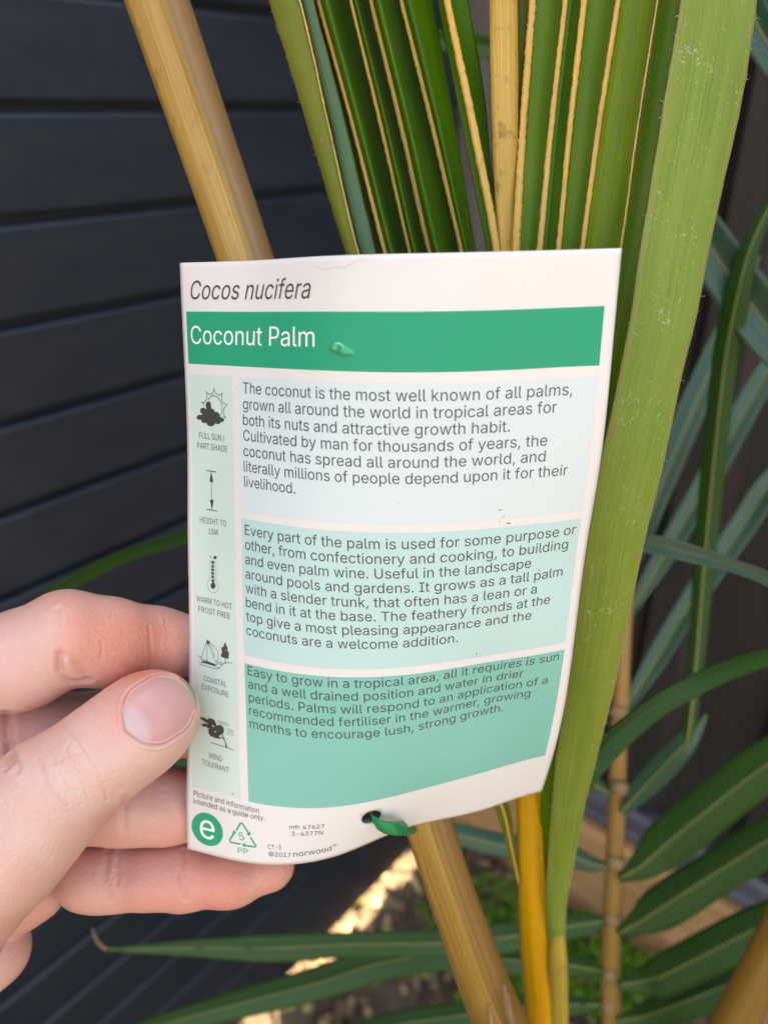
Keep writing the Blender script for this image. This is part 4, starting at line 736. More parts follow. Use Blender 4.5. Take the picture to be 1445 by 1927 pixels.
GLYPHS, BOLD = json.loads(r'''[{",":[188,[[[68,71],[38,-119],[84,-119],[137,71]]]],"-":[453,[[[114,244],[114,188],[337,188],[337,244]]]],".":[188,[[[50,41],[55,18],[73,1],[83,-3],[107,-3],[118,1],[128,9],[140,29],[140,53],[135,64],[118,81],[95,87],[73,81],[55,64]]]],"/":[249,[[[235,533],[178,533],[14,-76],[71,-76]]]],"0":[453,[[[57,155],[69,113],[85,77],[105,48],[130,24],[158,7],[191,-3],[227,-7],[263,-3],[295,7],[323,24],[348,48],[368,77],[384,113],[396,155],[403,202],[405,254],[403,306],[396,353],[384,395],[368,431],[348,461],[323,484],[295,502],[262,512],[227,516],[191,512],[159,502],[130,484],[106,461],[85,431],[69,395],[57,353],[50,306],[48,254],[50,202]],[[123,144],[115,176],[109,254],[115,332],[123,365],[134,393],[147,416],[163,435],[182,449],[203,457],[227,460],[250,457],[271,449],[290,435],[306,416],[320,393],[330,365],[338,332],[344,254],[338,176],[320,116],[306,92],[290,74],[271,60],[250,52],[227,50],[203,52],[182,60],[163,74],[147,92],[134,116]]]],"1":[453,[[[198,509],[86,427],[86,358],[209,448],[212,448],[212,55],[76,55],[76,0],[391,0],[391,55],[276,55],[276,509]]]],"2":[453,[[[127,362],[128,381],[132,398],[148,427],[172,447],[188,454],[224,460],[258,455],[287,441],[308,419],[315,405],[319,389],[319,356],[311,327],[282,282],[64,47],[64,0],[389,0],[389,57],[153,57],[153,60],[317,235],[363,299],[371,318],[380,354],[379,398],[372,423],[361,445],[346,465],[328,482],[306,497],[281,507],[254,513],[225,516],[168,507],[143,496],[121,482],[102,464],[86,442],[75,418],[68,391],[66,362]]]],"3":[453,[[[150,66],[126,87],[112,115],[109,132],[44,132],[48,104],[57,79],[70,57],[88,38],[108,22],[159,1],[188,-5],[218,-7],[251,-5],[281,2],[309,12],[333,27],[354,45],[370,66],[383,90],[390,116],[393,145],[391,173],[383,198],[371,222],[354,244],[333,262],[308,276],[279,286],[247,290],[221,289],[372,461],[372,509],[70,509],[70,452],[288,452],[288,448],[157,299],[157,248],[229,246],[275,234],[306,211],[316,196],[328,163],[328,125],[323,108],[315,93],[291,69],[258,55],[219,50],[182,54]]]],"4":[453,[[[40,158],[40,105],[282,105],[282,0],[343,0],[343,105],[413,105],[413,163],[343,163],[343,318],[282,318],[282,163],[109,163],[311,509],[247,509]]]],"5":[453,[[[128,246],[139,255],[167,268],[201,276],[238,275],[275,262],[290,251],[314,221],[321,203],[328,162],[322,122],[314,104],[291,75],[276,64],[241,51],[204,51],[173,60],[148,78],[130,102],[122,130],[60,130],[63,105],[71,82],[83,60],[99,41],[118,25],[140,11],[165,1],[192,-5],[221,-7],[253,-4],[282,3],[309,15],[332,32],[352,52],[369,76],[381,102],[388,132],[391,163],[386,210],[370,251],[345,285],[313,311],[274,328],[252,332],[212,333],[178,325],[134,301],[151,452],[366,452],[366,509],[96,509],[67,253]]]],"6":[453,[[[84,74],[100,51],[119,31],[142,15],[168,3],[196,-4],[226,-7],[257,-4],[284,3],[310,14],[333,30],[352,50],[368,73],[379,98],[387,127],[389,157],[387,187],[380,215],[370,240],[355,262],[337,280],[316,295],[265,312],[235,314],[208,311],[184,302],[174,295],[322,509],[252,509],[112,302],[80,239],[65,187],[66,130],[73,101]],[[138,102],[126,138],[126,179],[138,214],[148,229],[174,252],[207,264],[245,264],[263,259],[293,241],[304,228],[322,196],[326,178],[326,137],[322,119],[314,101],[293,73],[263,55],[226,48],[207,50],[190,55],[160,73],[148,86]]]],"7":[453,[[[97,0],[165,0],[391,449],[391,509],[62,509],[62,452],[323,452],[323,448]]]],"A":[480,[[[16,0],[85,0],[135,142],[347,142],[395,0],[463,0],[276,509],[201,509]],[[191,302],[239,458],[327,199],[155,199]]]],"C":[510,[[[44,203],[53,157],[70,115],[92,79],[119,49],[150,25],[186,7],[225,-3],[267,-7],[317,-2],[363,13],[383,24],[420,53],[435,71],[459,112],[473,160],[408,160],[404,144],[389,114],[369,90],[330,65],[300,56],[267,53],[237,56],[210,63],[184,76],[161,94],[141,117],[125,145],[113,177],[106,213],[103,254],[106,295],[113,332],[125,364],[141,391],[161,414],[184,432],[209,445],[237,453],[267,456],[300,453],[344,437],[369,418],[389,395],[404,365],[408,348],[473,348],[459,397],[435,438],[419,456],[383,485],[362,496],[317,511],[267,516],[225,512],[186,501],[150,484],[119,459],[92,429],[70,393],[53,352],[44,305],[40,254]]]],"D":[502,[[[60,509],[60,0],[219,0],[268,3],[312,14],[351,31],[384,54],[411,83],[433,119],[449,159],[458,205],[462,255],[458,306],[449,351],[433,391],[412,426],[385,455],[353,478],[315,495],[273,505],[225,509]],[[288,68],[254,60],[215,57],[125,57],[125,452],[221,452],[258,449],[291,441],[320,428],[344,410],[364,388],[379,361],[390,329],[397,294],[399,255],[397,216],[390,181],[379,149],[363,122],[343,99],[318,81]]]],"E":[419,[[[125,57],[125,229],[355,229],[355,286],[125,286],[125,452],[372,452],[372,509],[60,509],[60,0],[375,0],[375,57]]]],"F":[410,[[[125,0],[125,221],[346,221],[346,278],[125,278],[125,452],[369,452],[369,509],[60,509],[60,0]]]],"G":[520,[[[53,157],[69,116],[91,79],[118,49],[149,25],[185,7],[225,-3],[269,-7],[308,-4],[344,5],[377,19],[406,38],[431,62],[451,91],[466,124],[475,160],[478,200],[478,256],[283,256],[283,199],[415,199],[413,173],[407,147],[396,123],[382,102],[365,85],[345,71],[322,61],[296,55],[269,53],[238,56],[210,63],[184,76],[161,95],[141,117],[125,145],[113,177],[106,213],[103,254],[106,295],[113,332],[125,364],[141,392],[160,414],[183,432],[209,445],[236,453],[265,456],[300,453],[344,436],[368,417],[387,393],[408,349],[474,349],[460,395],[436,436],[421,453],[384,483],[340,504],[316,510],[265,516],[223,512],[184,501],[149,484],[117,459],[91,429],[69,393],[53,352],[43,305],[40,254],[43,203]]]],"H":[517,[[[60,0],[125,0],[125,232],[392,232],[392,0],[457,0],[457,509],[392,509],[392,289],[125,289],[125,509],[60,509]]]],"I":[300,[[[31,57],[31,0],[269,0],[269,57],[183,57],[183,452],[269,452],[269,509],[31,509],[31,452],[118,452],[118,57]]]],"L":[393,[[[60,509],[60,0],[361,0],[361,57],[125,57],[125,509]]]],"M":[628,[[[314,71],[152,509],[60,509],[60,0],[122,0],[122,291],[119,438],[286,0],[342,0],[456,291],[507,439],[504,0],[568,0],[568,509],[476,509],[352,187]]]],"N":[523,[[[125,0],[125,291],[120,433],[387,0],[463,0],[463,509],[399,509],[399,195],[404,75],[388,107],[136,509],[60,509],[60,0]]]],"O":[533,[[[53,157],[70,115],[92,79],[119,49],[150,25],[186,7],[225,-3],[267,-7],[309,-3],[348,7],[384,25],[415,49],[442,79],[464,115],[480,157],[490,203],[493,254],[490,305],[480,352],[464,393],[442,429],[415,459],[384,484],[348,501],[309,512],[267,516],[225,512],[186,501],[150,484],[119,459],[92,429],[70,393],[53,352],[44,305],[40,254],[44,203]],[[125,144],[113,176],[106,213],[103,254],[106,295],[113,332],[125,364],[142,392],[161,415],[184,433],[210,445],[237,453],[267,456],[296,453],[324,446],[349,433],[372,415],[392,392],[408,365],[420,332],[428,295],[430,254],[428,213],[420,176],[408,144],[392,116],[372,94],[349,76],[324,63],[296,55],[267,53],[237,55],[210,63],[184,76],[161,94],[142,117]]]],"P":[445,[[[60,509],[60,0],[125,0],[125,186],[272,188],[305,195],[332,207],[356,223],[375,243],[390,265],[407,318],[409,348],[407,377],[390,430],[375,452],[356,471],[332,487],[305,499],[272,506],[235,509]],[[125,242],[125,452],[257,451],[297,439],[324,416],[333,402],[343,367],[343,328],[339,310],[324,279],[312,266],[279,248],[233,242]]]],"R":[449,[[[60,509],[60,0],[125,0],[125,198],[246,200],[353,0],[428,0],[314,209],[333,217],[356,232],[376,250],[390,271],[401,296],[407,323],[409,352],[407,381],[401,408],[390,433],[376,455],[356,473],[333,489],[305,500],[273,506],[236,509]],[[125,255],[125,452],[258,451],[298,440],[325,419],[334,405],[344,371],[344,333],[334,300],[325,287],[313,276],[280,260],[258,256]]]],"S":[447,[[[51,83],[64,60],[81,40],[102,23],[128,9],[156,-1],[188,-7],[224,-9],[261,-7],[294,0],[323,11],[349,25],[370,43],[386,64],[399,87],[406,112],[407,161],[395,198],[384,213],[359,238],[312,264],[212,293],[169,308],[142,324],[122,345],[117,359],[115,376],[121,405],[139,430],[152,440],[185,454],[225,459],[254,456],[280,449],[302,437],[320,421],[332,402],[337,378],[401,378],[398,403],[390,427],[377,449],[360,468],[340,484],[316,498],[289,508],[259,514],[227,516],[195,514],[165,508],[138,498],[113,484],[92,468],[75,448],[62,425],[54,400],[52,372],[56,341],[67,313],[86,289],[112,269],[145,253],[296,205],[322,189],[340,168],[346,139],[344,122],[338,106],[317,79],[286,60],[267,54],[224,49],[185,53],[150,66],[123,88],[114,102],[104,137],[38,137],[42,109]]]],"T":[449,[[[32,509],[32,452],[193,452],[193,0],[257,0],[257,452],[417,452],[417,509]]]],"U":[517,[[[60,173],[63,140],[71,108],[85,80],[103,55],[126,33],[154,15],[186,2],[220,-6],[259,-8],[297,-6],[332,2],[363,15],[391,33],[414,55],[433,80],[446,108],[454,140],[457,173],[457,509],[393,509],[393,178],[391,155],[377,113],[364,95],[349,80],[331,68],[309,59],[285,53],[232,53],[208,59],[187,68],[169,80],[153,95],[141,113],[132,133],[126,155],[124,178],[124,509],[60,509]]]],"W":[686,[[[155,0],[230,0],[318,323],[342,439],[351,391],[455,0],[530,0],[670,509],[603,509],[523,196],[492,59],[380,509],[306,509],[224,196],[193,57],[82,509],[16,509]]]],"X":[474,[[[18,0],[91,0],[182,129],[237,220],[382,0],[456,0],[276,263],[446,509],[374,509],[298,400],[238,302],[230,318],[104,509],[29,509],[200,260]]]],"a":[389,[[[38,63],[60,29],[76,15],[115,-3],[160,-9],[199,-4],[229,8],[252,25],[272,52],[277,52],[277,0],[337,0],[337,251],[335,278],[330,301],[322,320],[300,350],[286,360],[255,375],[208,384],[173,383],[133,375],[95,358],[64,331],[51,313],[41,291],[100,274],[104,283],[118,301],[149,322],[178,330],[212,330],[240,322],[260,307],[272,285],[276,257],[271,240],[257,231],[125,211],[92,200],[64,184],[43,161],[36,146],[30,108],[32,84]],[[96,82],[92,105],[97,130],[112,147],[147,163],[221,174],[276,190],[274,122],[263,93],[242,68],[211,51],[192,47],[156,46],[130,52],[109,64]]]],"b":[424,[[[53,0],[112,0],[112,59],[118,59],[123,50],[159,12],[189,-3],[208,-7],[260,-6],[288,3],[313,16],[336,34],[355,57],[370,84],[381,116],[388,151],[390,189],[388,227],[381,261],[370,293],[354,320],[335,342],[313,361],[287,374],[259,382],[207,383],[171,373],[137,346],[118,319],[114,319],[114,509],[53,509]],[[114,162],[113,189],[118,241],[134,282],[147,299],[161,312],[178,322],[198,328],[220,330],[243,328],[262,322],[280,311],[295,298],[307,281],[323,239],[328,189],[323,139],[316,117],[306,97],[294,80],[279,66],[262,55],[242,49],[220,47],[198,49],[179,55],[162,65],[147,78],[135,95],[125,115]]]],"c":[396,[[[34,187],[37,150],[44,116],[56,85],[72,58],[93,35],[117,16],[144,3],[174,-5],[207,-8],[244,-5],[277,5],[306,21],[331,43],[350,70],[363,102],[304,117],[301,107],[279,73],[253,55],[207,46],[184,49],[163,55],[145,66],[130,80],[118,97],[108,117],[102,139],[96,187],[98,212],[108,258],[130,296],[145,310],[163,321],[184,328],[207,330],[242,325],[278,304],[303,262],[362,277],[349,308],[330,335],[305,356],[260,377],[226,384],[174,382],[144,374],[117,360],[93,341],[72,318],[56,291],[44,260],[37,225]]]],"d":[424,[[[43,116],[55,84],[70,57],[89,34],[111,16],[137,3],[165,-6],[217,-7],[236,-3],[266,12],[287,31],[307,59],[313,59],[313,0],[372,0],[372,509],[311,509],[311,319],[306,319],[287,346],[253,373],[218,383],[165,382],[137,374],[112,361],[89,342],[70,320],[55,293],[43,261],[36,227],[34,189],[36,151]],[[102,139],[96,189],[98,215],[108,261],[118,281],[130,298],[162,322],[182,328],[205,330],[227,328],[246,322],[263,312],[278,299],[300,263],[306,241],[312,189],[306,138],[290,95],[278,78],[263,65],[246,55],[226,49],[205,47],[182,49],[162,55],[145,66],[130,80],[118,97]]]],"e":[404,[[[37,150],[44,116],[56,85],[72,58],[92,35],[117,16],[145,3],[177,-5],[212,-8],[261,-3],[283,4],[302,14],[335,39],[358,72],[365,91],[306,105],[294,82],[265,58],[241,49],[212,46],[169,53],[151,61],[135,73],[121,88],[110,106],[102,127],[97,169],[371,169],[370,227],[365,256],[347,305],[334,324],[303,355],[266,374],[226,383],[172,382],[142,373],[115,359],[91,340],[71,317],[55,290],[44,258],[36,224],[34,187]],[[146,313],[164,323],[183,328],[205,330],[227,328],[246,323],[263,314],[277,301],[298,269],[304,248],[308,221],[97,221],[97,231],[109,270],[131,301]]]],"f":[254,[[[142,0],[143,327],[228,327],[228,379],[143,379],[143,435],[147,449],[154,460],[164,468],[195,474],[227,468],[243,521],[212,529],[169,529],[135,519],[120,510],[96,486],[87,470],[82,452],[82,379],[6,379],[6,327],[82,327],[81,0]]]],"g":[425,[[[59,-84],[82,-110],[114,-132],[156,-146],[207,-151],[237,-149],[265,-144],[291,-136],[314,-124],[334,-109],[350,-90],[363,-67],[370,-40],[372,-9],[372,379],[313,379],[313,319],[308,319],[279,356],[253,373],[218,383],[166,382],[138,374],[112,361],[90,342],[71,320],[55,293],[43,263],[36,229],[34,191],[36,154],[43,120],[55,90],[71,65],[90,43],[113,27],[138,14],[165,7],[217,6],[236,10],[266,23],[287,41],[306,68],[311,68],[311,-6],[308,-34],[298,-58],[282,-75],[261,-87],[236,-95],[187,-96],[154,-88],[131,-74],[101,-41],[51,-69]],[[102,144],[96,193],[102,241],[118,282],[130,298],[145,312],[163,322],[182,328],[205,330],[227,328],[247,322],[264,312],[279,299],[291,283],[300,264],[311,219],[311,166],[307,142],[300,121],[278,87],[264,75],[246,66],[227,61],[205,59],[183,61],[163,66],[145,76],[131,88],[118,104]]]],"h":[410,[[[53,509],[53,0],[114,0],[115,248],[126,283],[147,308],[161,317],[192,328],[210,329],[235,326],[256,318],[273,304],[286,286],[293,263],[296,235],[296,0],[357,0],[357,240],[355,271],[350,298],[341,321],[328,340],[313,356],[295,369],[252,383],[200,382],[175,374],[152,362],[132,344],[116,319],[114,314],[114,509]]]],"i":[167,[[[41,483],[43,472],[54,455],[73,444],[95,444],[114,455],[125,472],[126,483],[121,504],[105,518],[84,524],[63,518],[47,504]],[[53,379],[53,0],[114,0],[114,379]]]],"k":[381,[[[114,212],[114,509],[53,509],[53,0],[114,0],[114,141],[154,178],[294,0],[372,0],[201,216],[360,379],[284,379],[121,212]]]],"l":[189,[[[181,3],[170,54],[135,53],[120,62],[114,83],[114,509],[53,509],[53,84],[55,59],[62,37],[74,20],[91,8],[112,0],[147,-2]]]],"m":[610,[[[114,0],[115,257],[119,274],[126,289],[145,312],[158,320],[185,329],[220,328],[238,322],[253,311],[265,297],[272,280],[274,260],[274,0],[335,0],[336,263],[345,290],[363,312],[387,326],[402,329],[438,329],[456,323],[473,313],[485,298],[493,279],[496,254],[496,0],[557,0],[557,255],[555,283],[550,307],[541,328],[529,346],[514,361],[497,372],[458,385],[417,385],[381,375],[350,356],[326,329],[317,308],[314,320],[303,342],[287,361],[268,375],[245,383],[219,386],[187,382],[158,368],[132,346],[122,331],[112,305],[112,379],[53,379],[53,0]]]],"n":[410,[[[53,379],[53,0],[114,0],[115,248],[126,283],[147,308],[161,317],[192,328],[210,329],[235,326],[256,318],[273,304],[286,286],[293,263],[296,235],[296,0],[357,0],[357,240],[355,271],[350,298],[341,321],[328,340],[313,356],[295,369],[252,383],[200,382],[175,374],[152,362],[132,344],[116,319],[112,310],[112,379]]]],"o":[415,[[[44,116],[56,85],[72,58],[93,35],[117,16],[144,3],[174,-5],[207,-8],[241,-5],[271,3],[299,16],[323,35],[343,58],[359,85],[371,116],[379,150],[381,187],[379,225],[371,260],[359,291],[343,318],[323,341],[299,360],[271,374],[241,382],[207,384],[174,382],[144,374],[117,360],[93,341],[72,318],[56,291],[44,260],[37,225],[34,187],[37,150]],[[108,117],[102,139],[96,187],[98,212],[108,258],[130,296],[145,310],[163,321],[184,328],[207,330],[231,328],[252,321],[270,310],[285,296],[298,278],[314,236],[319,187],[314,139],[298,97],[285,80],[270,66],[252,55],[231,49],[207,46],[184,49],[163,55],[145,66],[130,80],[118,97]]]],"p":[424,[[[112,319],[112,379],[53,379],[53,-143],[114,-143],[114,59],[118,59],[130,41],[159,12],[189,-3],[208,-7],[260,-6],[288,3],[313,16],[336,34],[355,57],[370,84],[381,116],[388,151],[390,189],[388,227],[381,261],[370,293],[354,320],[335,342],[313,361],[287,374],[259,382],[207,383],[171,373],[137,346],[118,319]],[[135,95],[125,115],[114,162],[113,189],[118,241],[134,282],[147,299],[161,312],[178,322],[198,328],[220,330],[243,328],[262,322],[280,311],[295,298],[307,281],[323,239],[328,189],[323,139],[316,117],[306,97],[294,80],[279,66],[262,55],[242,49],[220,47],[198,49],[179,55],[162,65],[147,78]]]],"q":[424,[[[43,116],[55,84],[70,57],[89,34],[111,16],[137,3],[165,-6],[217,-7],[236,-3],[266,12],[287,31],[306,59],[311,59],[311,-143],[372,-143],[372,379],[313,379],[313,319],[307,319],[287,346],[253,373],[218,383],[165,382],[137,374],[112,361],[89,342],[70,320],[55,293],[43,261],[36,227],[34,189],[36,151]],[[102,139],[96,189],[98,215],[108,261],[118,281],[130,298],[162,322],[182,328],[205,330],[227,328],[246,322],[263,312],[278,299],[300,263],[306,241],[312,189],[306,138],[290,95],[278,78],[263,65],[246,55],[226,49],[205,47],[182,49],[162,55],[145,66],[130,80],[118,97]]]],"r":[259,[[[112,321],[112,379],[53,379],[53,0],[114,0],[115,254],[126,284],[135,296],[159,315],[174,321],[207,326],[243,322],[243,384],[191,383],[171,377],[152,367],[124,339],[115,321]]]],"s":[365,[[[50,54],[76,24],[93,12],[112,3],[157,-7],[210,-7],[236,-2],[260,6],[298,31],[312,47],[323,65],[329,85],[331,107],[328,131],[320,153],[306,171],[287,187],[261,200],[172,223],[136,235],[124,243],[115,253],[110,264],[111,292],[119,305],[131,317],[147,326],[166,331],[187,333],[210,331],[228,325],[243,316],[254,304],[268,277],[324,290],[318,308],[299,339],[271,363],[234,379],[212,383],[161,383],[137,378],[95,360],[65,332],[55,314],[49,295],[47,274],[50,249],[58,227],[72,208],[92,192],[118,180],[149,170],[212,155],[243,144],[254,136],[262,126],[268,103],[265,88],[258,74],[244,62],[227,53],[206,47],[181,45],[160,47],[141,52],[124,60],[111,72],[101,87],[94,107],[36,94],[41,73]]]],"t":[227,[[[65,93],[68,64],[77,41],[92,21],[113,7],[138,-1],[168,-4],[213,2],[202,54],[156,51],[144,55],[136,61],[130,70],[127,83],[126,327],[204,327],[204,379],[126,379],[126,471],[65,471],[65,379],[6,379],[6,327],[65,327]]]],"u":[410,[[[53,379],[54,109],[60,82],[69,59],[82,39],[97,23],[115,11],[135,2],[182,-5],[209,-3],[234,5],[257,17],[277,35],[294,60],[298,70],[298,0],[357,0],[357,379],[296,379],[295,132],[283,97],[263,71],[249,62],[218,51],[200,50],[175,53],[154,61],[137,75],[124,94],[116,117],[114,144],[114,379]]]],"v":[389,[[[17,379],[163,0],[226,0],[371,379],[305,379],[224,155],[195,59],[187,87],[84,379]]]],"w":[567,[[[23,379],[138,0],[199,0],[248,172],[284,311],[368,0],[429,0],[545,379],[480,379],[434,214],[397,65],[382,136],[316,379],[252,379],[206,214],[170,64],[168,75],[87,379]]]],"y":[389,[[[61,-86],[47,-139],[57,-142],[125,-141],[153,-128],[177,-107],[196,-77],[371,379],[305,379],[224,155],[195,59],[187,87],[84,379],[17,379],[163,-1],[145,-51],[130,-74],[113,-86],[94,-90]]]],"\u00a9":[637,[[[65,185],[76,153],[92,122],[110,94],[133,69],[158,47],[186,28],[216,12],[249,1],[283,-6],[318,-8],[354,-6],[388,1],[420,12],[450,28],[478,47],[504,69],[526,94],[545,122],[560,153],[571,185],[578,219],[580,254],[578,290],[571,324],[560,356],[545,386],[526,414],[504,440],[478,462],[450,481],[420,496],[388,508],[354,514],[318,517],[249,508],[216,496],[186,481],[158,462],[133,440],[110,414],[76,356],[65,324],[58,290],[56,254],[58,219]],[[122,201],[115,254],[117,282],[122,308],[143,357],[175,398],[194,415],[216,430],[265,451],[291,456],[346,456],[372,451],[421,430],[462,398],[494,357],[506,333],[520,282],[520,227],[506,176],[494,152],[462,111],[442,93],[421,79],[372,58],[346,53],[318,51],[265,58],[240,67],[194,93],[175,111],[143,152]],[[270,115],[295,109],[344,108],[365,113],[403,133],[432,163],[443,181],[455,223],[395,223],[390,207],[370,181],[339,166],[305,166],[276,177],[252,196],[243,209],[232,238],[232,270],[243,299],[263,323],[290,339],[321,344],[357,337],[372,328],[385,316],[395,302],[400,286],[460,286],[447,327],[436,345],[422,361],[405,375],[366,395],[321,402],[270,393],[247,382],[226,367],[208,349],[193,328],[182,305],[173,254],[182,203],[193,180],[208,159],[226,141],[247,126]]]],"\u00ae":[463,[[[33,317],[40,264],[48,240],[74,196],[91,177],[131,145],[179,125],[231,118],[284,125],[332,145],[353,160],[389,196],[415,240],[423,264],[430,317],[428,344],[415,394],[389,438],[353,474],[309,500],[284,509],[231,516],[179,509],[154,500],[110,474],[74,438],[48,394],[35,344]],[[83,290],[81,317],[83,344],[90,369],[101,393],[116,414],[135,432],[156,447],[180,458],[205,465],[231,467],[258,465],[284,458],[307,447],[328,432],[347,414],[362,393],[373,369],[380,344],[382,317],[380,290],[373,265],[362,241],[347,220],[328,202],[307,187],[284,175],[231,166],[180,175],[156,187],[135,202],[116,220],[101,241],[90,265]],[[161,226],[203,226],[203,287],[241,288],[273,226],[319,226],[281,297],[287,300],[302,316],[310,338],[310,363],[302,383],[288,397],[261,408],[161,409]],[[267,350],[262,333],[245,319],[203,319],[203,378],[239,378],[257,372],[266,360]]]]," ":[188,[]]},{"3":[453,[[[150,66],[126,87],[112,115],[109,132],[44,132],[48,104],[57,79],[70,57],[88,38],[108,22],[159,1],[188,-5],[218,-7],[251,-5],[281,2],[309,12],[333,27],[354,45],[370,66],[383,90],[390,116],[393,145],[391,173],[383,198],[371,222],[354,244],[333,262],[308,276],[279,286],[247,290],[221,289],[372,461],[372,509],[70,509],[70,452],[288,452],[288,448],[157,299],[157,248],[229,246],[275,234],[306,211],[316,196],[328,163],[328,125],[323,108],[315,93],[291,69],[258,55],[219,50],[182,54]]]],"n":[410,[[[53,379],[53,0],[114,0],[115,248],[126,283],[147,308],[161,317],[192,328],[210,329],[235,326],[256,318],[273,304],[286,286],[293,263],[296,235],[296,0],[357,0],[357,240],[355,271],[350,298],[341,321],[328,340],[313,356],[295,369],[252,383],[200,382],[175,374],[152,362],[132,344],[116,319],[112,310],[112,379]]]],"5":[453,[[[128,246],[139,255],[167,268],[201,276],[238,275],[275,262],[290,251],[314,221],[321,203],[328,162],[322,122],[314,104],[291,75],[276,64],[241,51],[204,51],[173,60],[148,78],[130,102],[122,130],[60,130],[63,105],[71,82],[83,60],[99,41],[118,25],[140,11],[165,1],[192,-5],[221,-7],[253,-4],[282,3],[309,15],[332,32],[352,52],[369,76],[381,102],[388,132],[391,163],[386,210],[370,251],[345,285],[313,311],[274,328],[252,332],[212,333],[178,325],[134,301],[151,452],[366,452],[366,509],[96,509],[67,253]]]],"e":[404,[[[37,150],[44,116],[56,85],[72,58],[92,35],[117,16],[145,3],[177,-5],[212,-8],[261,-3],[283,4],[302,14],[335,39],[358,72],[365,91],[306,105],[294,82],[265,58],[241,49],[212,46],[169,53],[151,61],[135,73],[121,88],[110,106],[102,127],[97,169],[371,169],[370,227],[365,256],[347,305],[334,324],[303,355],[266,374],[226,383],[172,382],[142,373],[115,359],[91,340],[71,317],[55,290],[44,258],[36,224],[34,187]],[[146,313],[164,323],[183,328],[205,330],[227,328],[246,323],[263,314],[277,301],[298,269],[304,248],[308,221],[97,221],[97,231],[109,270],[131,301]]]],"N":[523,[[[125,0],[125,291],[120,433],[387,0],[463,0],[463,509],[399,509],[399,195],[404,75],[388,107],[136,509],[60,509],[60,0]]]],"o":[415,[[[44,116],[56,85],[72,58],[93,35],[117,16],[144,3],[174,-5],[207,-8],[241,-5],[271,3],[299,16],[323,35],[343,58],[359,85],[371,116],[379,150],[381,187],[379,225],[371,260],[359,291],[343,318],[323,341],[299,360],[271,374],[241,382],[207,384],[174,382],[144,374],[117,360],[93,341],[72,318],[56,291],[44,260],[37,225],[34,187],[37,150]],[[108,117],[102,139],[96,187],[98,212],[108,258],[130,296],[145,310],[163,321],[184,328],[207,330],[231,328],[252,321],[270,310],[285,296],[298,278],[314,236],[319,187],[314,139],[298,97],[285,80],[270,66],[252,55],[231,49],[207,46],[184,49],[163,55],[145,66],[130,80],[118,97]]]],"\u00ae":[463,[[[33,317],[40,264],[48,240],[74,196],[91,177],[131,145],[179,125],[231,118],[284,125],[332,145],[353,160],[389,196],[415,240],[423,264],[430,317],[428,344],[415,394],[389,438],[353,474],[309,500],[284,509],[231,516],[179,509],[154,500],[110,474],[74,438],[48,394],[35,344]],[[83,290],[81,317],[83,344],[90,369],[101,393],[116,414],[135,432],[156,447],[180,458],[205,465],[231,467],[258,465],[284,458],[307,447],[328,432],[347,414],[362,393],[373,369],[380,344],[382,317],[380,290],[373,265],[362,241],[347,220],[328,202],[307,187],[284,175],[231,166],[180,175],[156,187],[135,202],[116,220],[101,241],[90,265]],[[161,226],[203,226],[203,287],[241,288],[273,226],[319,226],[281,297],[287,300],[302,316],[310,338],[310,363],[302,383],[288,397],[261,408],[161,409]],[[267,350],[262,333],[245,319],[203,319],[203,378],[239,378],[257,372],[266,360]]]],"7":[453,[[[97,0],[165,0],[391,449],[391,509],[62,509],[62,452],[323,452],[323,448]]]],"r":[259,[[[112,321],[112,379],[53,379],[53,0],[114,0],[115,254],[126,284],[135,296],[159,315],[174,321],[207,326],[243,322],[243,384],[191,383],[171,377],[152,367],[124,339],[115,321]]]],"d":[424,[[[43,116],[55,84],[70,57],[89,34],[111,16],[137,3],[165,-6],[217,-7],[236,-3],[266,12],[287,31],[307,59],[313,59],[313,0],[372,0],[372,509],[311,509],[311,319],[306,319],[287,346],[253,373],[218,383],[165,382],[137,374],[112,361],[89,342],[70,320],[55,293],[43,261],[36,227],[34,189],[36,151]],[[102,139],[96,189],[98,215],[108,261],[118,281],[130,298],[162,322],[182,328],[205,330],[227,328],[246,322],[263,312],[278,299],[300,263],[306,241],[312,189],[306,138],[290,95],[278,78],[263,65],[246,55],[226,49],[205,47],[182,49],[162,55],[145,66],[130,80],[118,97]]]],"4":[453,[[[40,158],[40,105],[282,105],[282,0],[343,0],[343,105],[413,105],[413,163],[343,163],[343,318],[282,318],[282,163],[109,163],[311,509],[247,509]]]],"-":[453,[[[114,244],[114,188],[337,188],[337,244]]]],"P":[445,[[[60,509],[60,0],[125,0],[125,186],[272,188],[305,195],[332,207],[356,223],[375,243],[390,265],[407,318],[409,348],[407,377],[390,430],[375,452],[356,471],[332,487],[305,499],[272,506],[235,509]],[[125,242],[125,452],[257,451],[297,439],[324,416],[333,402],[343,367],[343,328],[339,310],[324,279],[312,266],[279,248],[233,242]]]],"w":[567,[[[23,379],[138,0],[199,0],[248,172],[284,311],[368,0],[429,0],[545,379],[480,379],[434,214],[397,65],[382,136],[316,379],[252,379],[206,214],[170,64],[168,75],[87,379]]]]}]''')
TW, TH = 95.0, 139.3                                # flat size in millimetres
CP = np.array(ART['cp'])

